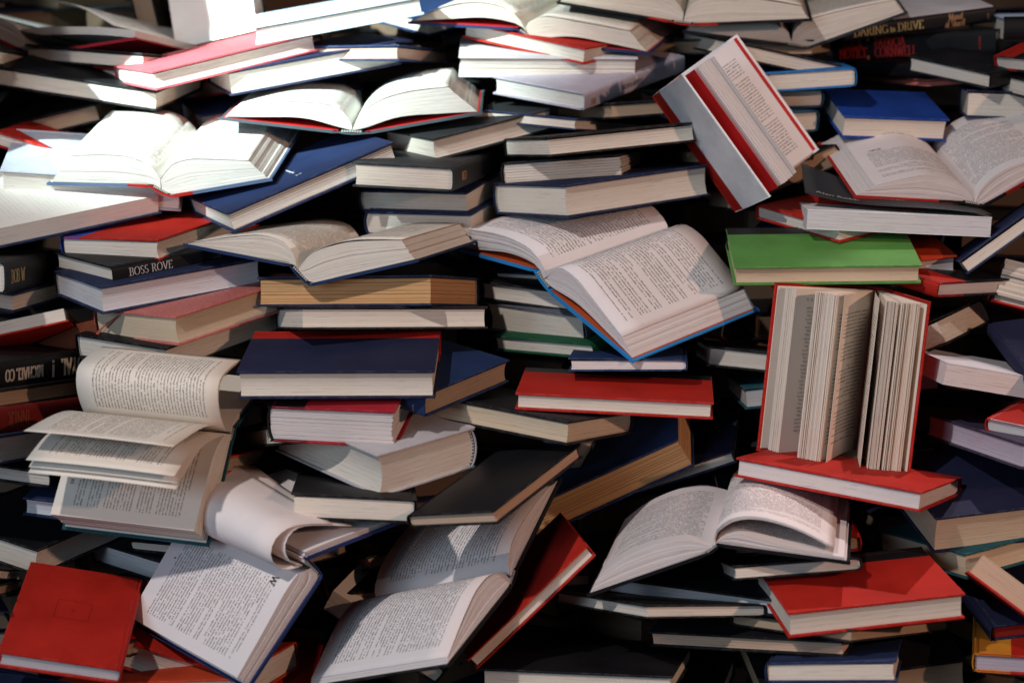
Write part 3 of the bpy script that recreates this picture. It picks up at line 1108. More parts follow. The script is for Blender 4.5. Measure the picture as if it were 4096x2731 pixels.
def leaning_fan(d, rt, st, em, pm, bl, ep, H, W, Wp, aL, aR, rnd):
    """half open book: a gathering on the back cover with its text, a thick gathering under the front cover"""
    G = (0, .004)
    fr, bk = 180 - math.degrees(aL), math.degrees(aR)
    mats = [em, pm, bl]
    wedge(rt, 'page_block', mats, H, .004, (.004, .002), bk + 1, bk + 5, Wp - .003, 4, rnd, 0, .05)
    wedge(rt, 'page_block', mats, H, .004, (0, .004), fr - 17, fr - 7, Wp, 10, rnd, 0, .12, jit=.0015)
    wedge(rt, 'leaf', mats, H, .004, G, fr - 20, fr - 19.8, Wp, 1, rnd, .002, 0)
    wedge(rt, 'leaf', mats, H, .004, G, fr - 22, fr - 21.8, Wp, 1, rnd, .003, 0)
    wedge(rt, 'endpaper', [ep, ep, ep], H, .004, (-.002, .004), fr - 5, fr - 4.6, Wp + .001, 1, rnd, 0, 0)

# ------------------------------------------------------------------ setting
def ground():
    t = NT('dark_floor')
    tc = t.n('ShaderNodeTexCoord').outputs['Object']
    c = t.mix(t.noise(tc, 6, 5), (.018, .017, .018), (.035, .033, .034))
    t.l(c, t.b.inputs['Base Color'])
    t.b.inputs['Roughness'].default_value = .7
    mb = MB()
    n = 8
    for i in range(n):
        for j in range(n):
            x, y, s = -6 + 12 * i / n, -5 + 12 * j / n, 12 / n
            mb.quad([(x, y, 0), (x + s, y, 0), (x + s, y + s, 0), (x, y + s, 0)])
    o = mb.build('floor', [t.m], None)
    o['kind'] = 'structure'
    o.location.z = GROUND_Z

FILL = [(-1.011, 1.002, 0.957, 3.79, 0.046, 0), (-0.779, 1.031, 0.953, 3.46, 0.035, 2), (-0.589, 1.025, 0.953, 4.01, 0.034, 2), (-0.42, 1.033, 0.955, 0.1, 0.049, 0), (-0.153, 1.006, 0.958, 0.19, 0.052, 1), (0.032, 1.033, 0.955, 4.95, 0.041, 2), (0.254, 0.99, 0.943, 5.52, 0.032, 0), (0.421, 0.977, 0.951, 4.89, 0.051, 1), (0.624, 0.989, 0.958, 3.67, 0.045, 1), (0.855, 1.03, 0.943, 6.22, 0.047, 0), (-0.946, 0.934, 0.917, 3.59, 0.033, 2), (-0.809, 0.975, 0.914, 1.79, 0.032, 2), (-0.518, 0.913, 0.912, 2.58, 0.034, 1), (-0.382, 0.944, 0.927, 3.8, 0.049, 1), (-0.154, 0.932, 0.909, 6.16, 0.043, 0), (0.003, 0.914, 0.917, 0.2, 0.035, 1), (0.198, 0.928, 0.914, 6.15, 0.038, 1), (0.471, 0.982, 0.918, 2.89, 0.043, 2), (0.658, 0.966, 0.926, 6.11, 0.05, 1), (0.814, 0.968, 0.922, 1.89, 0.054, 2), (-0.975, 0.886, 0.875, 6.2, 0.038, 1), (-0.754, 0.915, 0.891, 3.94, 0.042, 2), (-0.527, 0.911, 0.886, 3.07, 0.045, 2), (-0.417, 0.89, 0.879, 1.88, 0.045, 0), (-0.187, 0.887, 0.886, 3.74, 0.038, 1), (-0.018, 0.923, 0.868, 4.29, 0.033, 2), (0.192, 0.928, 0.886, 1.18, 0.041, 2), (0.375, 0.906, 0.87, 4.24, 0.036, 0), (0.572, 0.923, 0.887, 3.57, 0.037, 0), (0.769, 0.94, 0.883, 5.25, 0.044, 1), (-0.972, 0.884, 0.854, 3.89, 0.045, 1), (-0.781, 0.88, 0.85, 2.18, 0.04, 1), (-0.546, 0.818, 0.852, 1.25, 0.042, 2), (-0.317, 0.847, 0.836, 5.82, 0.036, 2), (-0.178, 0.874, 0.838, 6.05, 0.044, 0), (0.058, 0.881, 0.832, 0.75, 0.036, 0), (0.257, 0.868, 0.835, 5.63, 0.052, 2), (0.364, 0.856, 0.855, 3.16, 0.036, 0), (0.604, 0.845, 0.836, 3.84, 0.039, 1), (0.844, 0.856, 0.839, 0.39, 0.036, 0), (-0.942, 0.838, 0.817, 4.97, 0.053, 0), (-0.704, 0.77, 0.813, 5.42, 0.031, 1), (-0.58, 0.82, 0.811, 0.32, 0.038, 0), (-0.33, 0.836, 0.821, 0.31, 0.042, 0), (-0.134, 0.777, 0.815, 1.98, 0.038, 1), (0.01, 0.803, 0.818, 1.66, 0.055, 1), (0.176, 0.814, 0.806, 2.39, 0.032, 0), (0.359, 0.806, 0.809, 3.4, 0.046, 0), (0.607, 0.806, 0.816, 3.12, 0.048, 1), (0.83, 0.807, 0.824, 1.37, 0.037, 2), (-0.966, 0.762, 0.781, 5.52, 0.053, 1), (-0.693, 0.77, 0.769, 0.76, 0.047, 2), (-0.537, 0.797, 0.768, 4.19, 0.048, 2), (-0.358, 0.791, 0.77, 2.97, 0.036, 1), (-0.21, 0.737, 0.792, 5.53, 0.034, 0), (0.006, 0.799, 0.786, 0.72, 0.042, 2), (0.255, 0.772, 0.771, 0.23, 0.049, 2), (0.4, 0.746, 0.78, 0.63, 0.044, 2), (0.573, 0.771, 0.77, 1.52, 0.034, 0), (0.779, 0.781, 0.766, 1.59, 0.045, 1), (-0.922, 0.764, 0.744, 1.48, 0.053, 2), (-0.682, 0.719, 0.745, 3.64, 0.053, 2), (-0.545, 0.735, 0.735, 0.94, 0.032, 2), (-0.358, 0.739, 0.733, 3.68, 0.051, 0), (-0.187, 0.701, 0.747, 1.98, 0.036, 2), (0.025, 0.747, 0.739, 5.37, 0.045, 2), (0.215, 0.709, 0.755, 0.15, 0.042, 1), (0.367, 0.733, 0.751, 3.03, 0.052, 1), (0.629, 0.723, 0.744, 2.94, 0.051, 2), (0.775, 0.723, 0.741, 5.38, 0.04, 2), (-0.859, 0.647, 0.709, 5.6, 0.046, 2), (-0.755, 0.664, 0.722, 5.59, 0.049, 0), (-0.568, 0.7, 0.703, 5.65, 0.036, 0), (-0.367, 0.678, 0.709, 0.54, 0.032, 1), (-0.208, 0.68, 0.709, 2.11, 0.031, 1), (0.014, 0.686, 0.72, 3.67, 0.054, 1), (0.17, 0.669, 0.707, 0.48, 0.041, 1), (0.433, 0.721, 0.718, 5.91, 0.039, 1), (0.597, 0.668, 0.712, 4.11, 0.05, 1), (0.734, 0.722, 0.712, 3.55, 0.043, 2), (-0.893, 0.634, 0.679, 4.26, 0.044, 0), (-0.704, 0.667, 0.687, 2.33, 0.053, 1), (-0.572, 0.683, 0.685, 2.08, 0.048, 2), (-0.352, 0.633, 0.691, 3.03, 0.05, 2), (-0.205, 0.662, 0.673, 3.41, 0.048, 1), (-0.017, 0.631, 0.695, 0.86, 0.042, 1), (0.181, 0.669, 0.682, 2.09, 0.04, 2), (0.411, 0.612, 0.687, 6.25, 0.034, 2), (0.527, 0.614, 0.681, 4.57, 0.035, 0), (0.764, 0.661, 0.682, 6.18, 0.033, 2), (-0.918, 0.603, 0.659, 3.31, 0.044, 0), (-0.669, 0.6, 0.657, 5.29, 0.041, 1), (-0.481, 0.6, 0.651, 3.66, 0.046, 2), (-0.324, 0.591, 0.646, 3.04, 0.045, 2), (-0.147, 0.577, 0.651, 1.47, 0.034, 2), (0.016, 0.585, 0.654, 0.23, 0.043, 2), (0.24, 0.58, 0.661, 4.13, 0.034, 1), (0.412, 0.622, 0.659, 2.26, 0.036, 0), (0.557, 0.572, 0.661, 2.06, 0.039, 2), (0.72, 0.637, 0.644, 5.82, 0.048, 2), (-0.846, 0.614, 0.62, 0.4, 0.035, 2), (-0.675, 0.574, 0.629, 0.27, 0.032, 0), (-0.499, 0.565, 0.623, 0.43, 0.051, 0), (-0.324, 0.558, 0.624, 4.75, 0.04, 0), (-0.162, 0.538, 0.632, 5.33, 0.041, 1), (0.029, 0.554, 0.635, 1.31, 0.05, 0), (0.233, 0.578, 0.627, 0.14, 0.045, 2), (0.344, 0.538, 0.636, 1.06, 0.042, 0), (0.589, 0.567, 0.626, 0.21, 0.048, 0), (0.728, 0.568, 0.632, 6.06, 0.035, 0), (-0.873, 0.515, 0.599, 0.73, 0.053, 2), (-0.738, 0.558, 0.592, 4.95, 0.042, 1), (-0.517, 0.546, 0.6, 2.12, 0.055, 1), (-0.375, 0.55, 0.577, 3.72, 0.03, 0), (-0.14, 0.501, 0.598, 3.03, 0.035, 2), (0.056, 0.512, 0.585, 2.99, 0.05, 1), (0.235, 0.503, 0.602, 3.81, 0.054, 0), (0.413, 0.514, 0.597, 3.19, 0.044, 2), (0.578, 0.574, 0.591, 4.65, 0.048, 2), (0.713, 0.512, 0.589, 2.75, 0.041, 2), (-0.859, 0.489, 0.572, 4.53, 0.045, 2), (-0.678, 0.543, 0.563, 1.08, 0.049, 1), (-0.55, 0.519, 0.554, 2.01, 0.045, 2), (-0.375, 0.516, 0.569, 2.93, 0.052, 2), (-0.171, 0.497, 0.572, 2.51, 0.054, 0), (0.005, 0.491, 0.565, 5.16, 0.035, 2), (0.154, 0.477, 0.563, 3.68, 0.03, 0), (0.35, 0.48, 0.558, 3.24, 0.043, 2), (0.539, 0.533, 0.548, 2.94, 0.046, 0), (0.746, 0.477, 0.577, 6.07, 0.035, 1), (-0.891, 0.472, 0.538, 5.21, 0.045, 2), (-0.685, 0.485, 0.524, 2.53, 0.047, 0), (-0.531, 0.508, 0.525, 2.38, 0.033, 0), (-0.336, 0.493, 0.536, 2.17, 0.042, 0), (-0.118, 0.488, 0.531, 4.92, 0.032, 2), (-0.006, 0.459, 0.523, 2.11, 0.041, 0), (0.171, 0.458, 0.529, 1.3, 0.035, 2), (0.384, 0.507, 0.523, 2.63, 0.054, 2), (0.584, 0.47, 0.526, 2.56, 0.055, 0), (0.71, 0.509, 0.531, 0.6, 0.048, 1), (-0.837, 0.408, 0.511, 1.22, 0.035, 1), (-0.678, 0.429, 0.5, 4.69, 0.037, 0), (-0.513, 0.475, 0.496, 1.29, 0.042, 2), (-0.346, 0.431, 0.498, 3.98, 0.054, 1), (-0.171, 0.439, 0.502, 3.4, 0.039, 1), (0.0, 0.437, 0.495, 5.07, 0.037, 0), (0.231, 0.447, 0.512, 3.95, 0.034, 0), (0.332, 0.409, 0.517, 4.84, 0.042, 1), (0.574, 0.408, 0.518, 0.08, 0.041, 1), (0.745, 0.449, 0.494, 2.83, 0.037, 2), (-0.813, 0.408, 0.48, 0.28, 0.041, 2), (-0.619, 0.386, 0.475, 3.54, 0.054, 2), (-0.479, 0.435, 0.468, 5.22, 0.044, 1), (-0.363, 0.378, 0.483, 0.38, 0.05, 1), (-0.157, 0.423, 0.461, 5.11, 0.045, 1), (0.008, 0.425, 0.475, 0.46, 0.033, 2), (0.157, 0.435, 0.469, 1.75, 0.036, 1), (0.399, 0.387, 0.484, 3.28, 0.04, 0), (0.572, 0.446, 0.463, 0.19, 0.044, 2), (0.666, 0.382, 0.475, 4.73, 0.037, 1), (-0.817, 0.375, 0.447, 5.63, 0.054, 2), (-0.665, 0.371, 0.452, 4.11, 0.054, 1), (-0.506, 0.365, 0.44, 5.93, 0.038, 1), (-0.313, 0.35, 0.456, 2.6, 0.052, 1), (-0.174, 0.364, 0.46, 3.3, 0.049, 0), (0.031, 0.412, 0.449, 1.77, 0.054, 0), (0.186, 0.423, 0.436, 1.82, 0.044, 0), (0.342, 0.422, 0.443, 5.69, 0.034, 1), (0.549, 0.398, 0.45, 0.34, 0.049, 0), (0.689, 0.399, 0.45, 0.92, 0.043, 0), (-0.823, 0.352, 0.428, 2.45, 0.055, 1), (-0.686, 0.33, 0.429, 2.41, 0.053, 2), (-0.522, 0.332, 0.414, 6.26, 0.054, 0), (-0.359, 0.36, 0.408, 0.65, 0.051, 1), (-0.191, 0.345, 0.415, 4.91, 0.044, 1), (0.022, 0.345, 0.428, 2.87, 0.04, 2), (0.172, 0.376, 0.406, 1.89, 0.051, 0), (0.346, 0.387, 0.417, 3.79, 0.031, 2), (0.553, 0.331, 0.435, 5.46, 0.05, 2), (0.714, 0.359, 0.411, 0.58, 0.044, 1), (-0.841, 0.341, 0.392, 2.87, 0.044, 2), (-0.668, 0.322, 0.39, 6.16, 0.053, 2), (-0.455, 0.314, 0.384, 1.69, 0.033, 2), (-0.348, 0.37, 0.372, 1.56, 0.041, 1), (-0.154, 0.331, 0.388, 5.49, 0.055, 2), (0.021, 0.373, 0.387, 2.62, 0.044, 2), (0.208, 0.297, 0.391, 2.41, 0.055, 1), (0.352, 0.299, 0.399, 0.74, 0.048, 1), (0.54, 0.323, 0.396, 3.17, 0.04, 1), (0.732, 0.349, 0.393, 3.11, 0.038, 0), (-0.833, 0.32, 0.365, 0.51, 0.038, 1), (-0.667, 0.271, 0.367, 1.97, 0.041, 1), (-0.461, 0.332, 0.344, 2.77, 0.047, 0), (-0.32, 0.343, 0.356, 0.87, 0.038, 2), (-0.177, 0.333, 0.351, 0.53, 0.031, 1), (0.009, 0.305, 0.351, 2.97, 0.033, 0), (0.187, 0.303, 0.359, 4.14, 0.041, 0), (0.368, 0.325, 0.347, 0.4, 0.052, 2), (0.555, 0.278, 0.381, 3.01, 0.041, 0), (0.712, 0.296, 0.366, 3.66, 0.052, 0), (-0.813, 0.323, 0.33, 3.25, 0.053, 2), (-0.647, 0.294, 0.339, 1.46, 0.042, 2), (-0.487, 0.274, 0.337, 6.03, 0.036, 2), (-0.336, 0.318, 0.33, 3.34, 0.045, 1), (-0.166, 0.313, 0.322, 4.54, 0.043, 1), (-0.019, 0.282, 0.338, 1.22, 0.052, 0), (0.156, 0.256, 0.343, 5.83, 0.043, 0), (0.338, 0.306, 0.33, 1.55, 0.052, 2), (0.538, 0.253, 0.345, 2.44, 0.034, 1), (0.662, 0.249, 0.334, 4.6, 0.035, 1), (-0.816, 0.271, 0.308, 4.39, 0.035, 2), (-0.65, 0.243, 0.308, 3.33, 0.045, 1), (-0.472, 0.274, 0.302, 0.35, 0.05, 1), (-0.314, 0.272, 0.307, 5.64, 0.047, 0), (-0.157, 0.264, 0.305, 2.55, 0.045, 0), (-0.014, 0.256, 0.299, 0.91, 0.038, 1), (0.188, 0.291, 0.296, 3.39, 0.052, 1), (0.334, 0.23, 0.319, 3.99, 0.046, 2), (0.538, 0.269, 0.307, 5.6, 0.052, 2), (0.664, 0.255, 0.298, 4.09, 0.053, 1), (-0.796, 0.262, 0.273, 3.01, 0.044, 0), (-0.651, 0.219, 0.278, 4.48, 0.038, 0), (-0.495, 0.263, 0.277, 2.48, 0.035, 1), (-0.305, 0.233, 0.275, 3.81, 0.048, 0), (-0.145, 0.221, 0.293, 3.38, 0.053, 2), (0.019, 0.238, 0.288, 1.74, 0.038, 1), (0.153, 0.278, 0.265, 2.73, 0.037, 2), (0.322, 0.249, 0.274, 1.25, 0.036, 1), (0.541, 0.259, 0.262, 0.62, 0.048, 0), (0.653, 0.238, 0.268, 2.05, 0.049, 0), (-0.84, 0.221, 0.238, 0.84, 0.052, 1), (-0.617, 0.224, 0.244, 2.69, 0.05, 1), (-0.487, 0.205, 0.246, 0.97, 0.031, 1), (-0.295, 0.202, 0.251, 3.17, 0.054, 2), (-0.126, 0.218, 0.261, 3.5, 0.049, 1), (-0.007, 0.196, 0.248, 4.64, 0.042, 2), (0.162, 0.197, 0.262, 5.12, 0.048, 1), (0.317, 0.232, 0.237, 0.87, 0.03, 0), (0.521, 0.225, 0.243, 3.47, 0.047, 1), (0.659, 0.243, 0.252, 1.77, 0.047, 0), (-0.835, 0.193, 0.22, 5.24, 0.039, 0), (-0.608, 0.197, 0.217, 2.8, 0.047, 1), (-0.46, 0.204, 0.227, 0.04, 0.035, 0), (-0.312, 0.177, 0.235, 3.6, 0.044, 2), (-0.164, 0.177, 0.233, 3.7, 0.036, 1), (0.024, 0.188, 0.221, 3.78, 0.047, 2), (0.158, 0.212, 0.214, 5.02, 0.034, 1), (0.34, 0.174, 0.223, 3.65, 0.046, 1), (0.507, 0.192, 0.225, 1.42, 0.043, 1), (0.64, 0.207, 0.22, 1.56, 0.053, 1), (-0.823, 0.154, 0.203, 0.37, 0.043, 1), (-0.591, 0.155, 0.201, 1.91, 0.042, 1), (-0.451, 0.214, 0.186, 3.54, 0.04, 2), (-0.351, 0.226, 0.183, 0.52, 0.049, 2), (-0.125, 0.209, 0.192, 1.03, 0.054, 1), (0.019, 0.227, 0.187, 0.43, 0.047, 0), (0.175, 0.205, 0.183, 2.45, 0.042, 2), (0.378, 0.177, 0.197, 3.99, 0.05, 2), (0.484, 0.179, 0.192, 4.67, 0.054, 1), (0.695, 0.206, 0.182, 4.17, 0.055, 0), (-0.778, 0.157, 0.176, 0.62, 0.034, 2), (-0.634, 0.17, 0.166, 3.62, 0.039, 0), (-0.485, 0.199, 0.154, 5.68, 0.04, 2), (-0.327, 0.156, 0.177, 3.8, 0.046, 2), (-0.116, 0.183, 0.161, 3.0, 0.043, 2), (0.012, 0.153, 0.173, 4.06, 0.048, 0), (0.157, 0.202, 0.144, 4.48, 0.054, 0), (0.334, 0.177, 0.169, 0.65, 0.035, 1), (0.503, 0.147, 0.175, 6.23, 0.034, 2), (0.693, 0.17, 0.168, 2.78, 0.053, 1), (-0.79, 0.168, 0.133, 3.47, 0.035, 0), (-0.639, 0.127, 0.139, 1.53, 0.036, 1), (-0.496, 0.191, 0.123, 1.9, 0.035, 2), (-0.332, 0.18, 0.136, 4.05, 0.05, 0), (-0.109, 0.177, 0.118, 0.44, 0.036, 0), (0.001, 0.15, 0.144, 1.26, 0.046, 0), (0.175, 0.141, 0.14, 2.48, 0.044, 2), (0.321, 0.192, 0.123, 4.18, 0.033, 1), (0.526, 0.18, 0.118, 1.49, 0.049, 2), (0.661, 0.123, 0.141, 2.16, 0.034, 1), (-0.835, 0.167, 0.092, 0.43, 0.052, 2), (-0.645, 0.144, 0.098, 2.75, 0.049, 1), (-0.512, 0.168, 0.097, 5.36, 0.037, 2), (-0.33, 0.144, 0.105, 4.38, 0.048, 2), (-0.158, 0.151, 0.101, 0.06, 0.032, 1), (-0.008, 0.184, 0.095, 5.44, 0.034, 1), (0.163, 0.139, 0.118, 1.39, 0.038, 0), (0.375, 0.114, 0.121, 0.67, 0.049, 1), (0.49, 0.148, 0.114, 2.89, 0.041, 2), (0.659, 0.114, 0.11, 0.57, 0.032, 0), (-0.811, 0.149, 0.078, 1.32, 0.048, 0), (-0.667, 0.162, 0.056, 2.05, 0.041, 2), (-0.479, 0.119, 0.071, 5.4, 0.048, 2), (-0.264, 0.113, 0.082, 0.81, 0.051, 1), (-0.141, 0.128, 0.077, 3.89, 0.053, 1), (0.047, 0.12, 0.086, 1.04, 0.052, 1), (0.203, 0.113, 0.074, 3.36, 0.037, 1), (0.366, 0.156, 0.068, 0.46, 0.053, 2), (0.485, 0.129, 0.066, 3.2, 0.051, 0), (0.662, 0.097, 0.086, 2.77, 0.031, 2), (-0.795, 0.135, 0.036, 3.88, 0.042, 2), (-0.612, 0.143, 0.029, 5.32, 0.055, 0), (-0.431, 0.092, 0.059, 2.78, 0.048, 0), (-0.277, 0.137, 0.027, 5.7, 0.037, 0), (-0.108, 0.134, 0.044, 4.24, 0.033, 1), (0.031, 0.146, 0.029, 0.01, 0.041, 1), (0.19, 0.153, 0.026, 4.92, 0.034, 1), (0.347, 0.122, 0.036, 3.26, 0.039, 0), (0.469, 0.088, 0.052, 0.47, 0.051, 0), (0.617, 0.101, 0.063, 5.35, 0.045, 0), (-0.789, 0.114, 0.012, 0.07, 0.044, 2), (-0.578, 0.089, 0.03, 1.56, 0.052, 1), (-0.453, 0.089, 0.027, 4.41, 0.031, 1), (-0.28, 0.144, -0.007, 3.88, 0.054, 1), (-0.149, 0.107, 0.027, 6.05, 0.05, 1), (0.038, 0.104, 0.009, 4.77, 0.047, 1), (0.14, 0.097, 0.024, 2.7, 0.047, 1), (0.365, 0.144, -0.007, 2.24, 0.043, 2), (0.536, 0.104, 0.013, 1.81, 0.034, 1), (0.682, 0.077, 0.028, 3.05, 0.035, 2), (-0.768, 0.139, -0.042, 3.32, 0.051, 1), (-0.588, 0.079, -0.013, 5.23, 0.055, 2), (-0.469, 0.083, -0.011, 1.32, 0.049, 2), (-0.318, 0.128, -0.025, 5.28, 0.047, 2), (-0.153, 0.11, -0.02, 4.04, 0.043, 1), (0.057, 0.092, -0.014, 5.01, 0.048, 0), (0.2, 0.128, -0.034, 1.34, 0.048, 2), (0.322, 0.133, -0.028, 1.55, 0.053, 0), (0.533, 0.076, -0.006, 5.94, 0.046, 2), (0.662, 0.128, -0.041, 5.2, 0.044, 1)]
GROUND_Z = -0.002
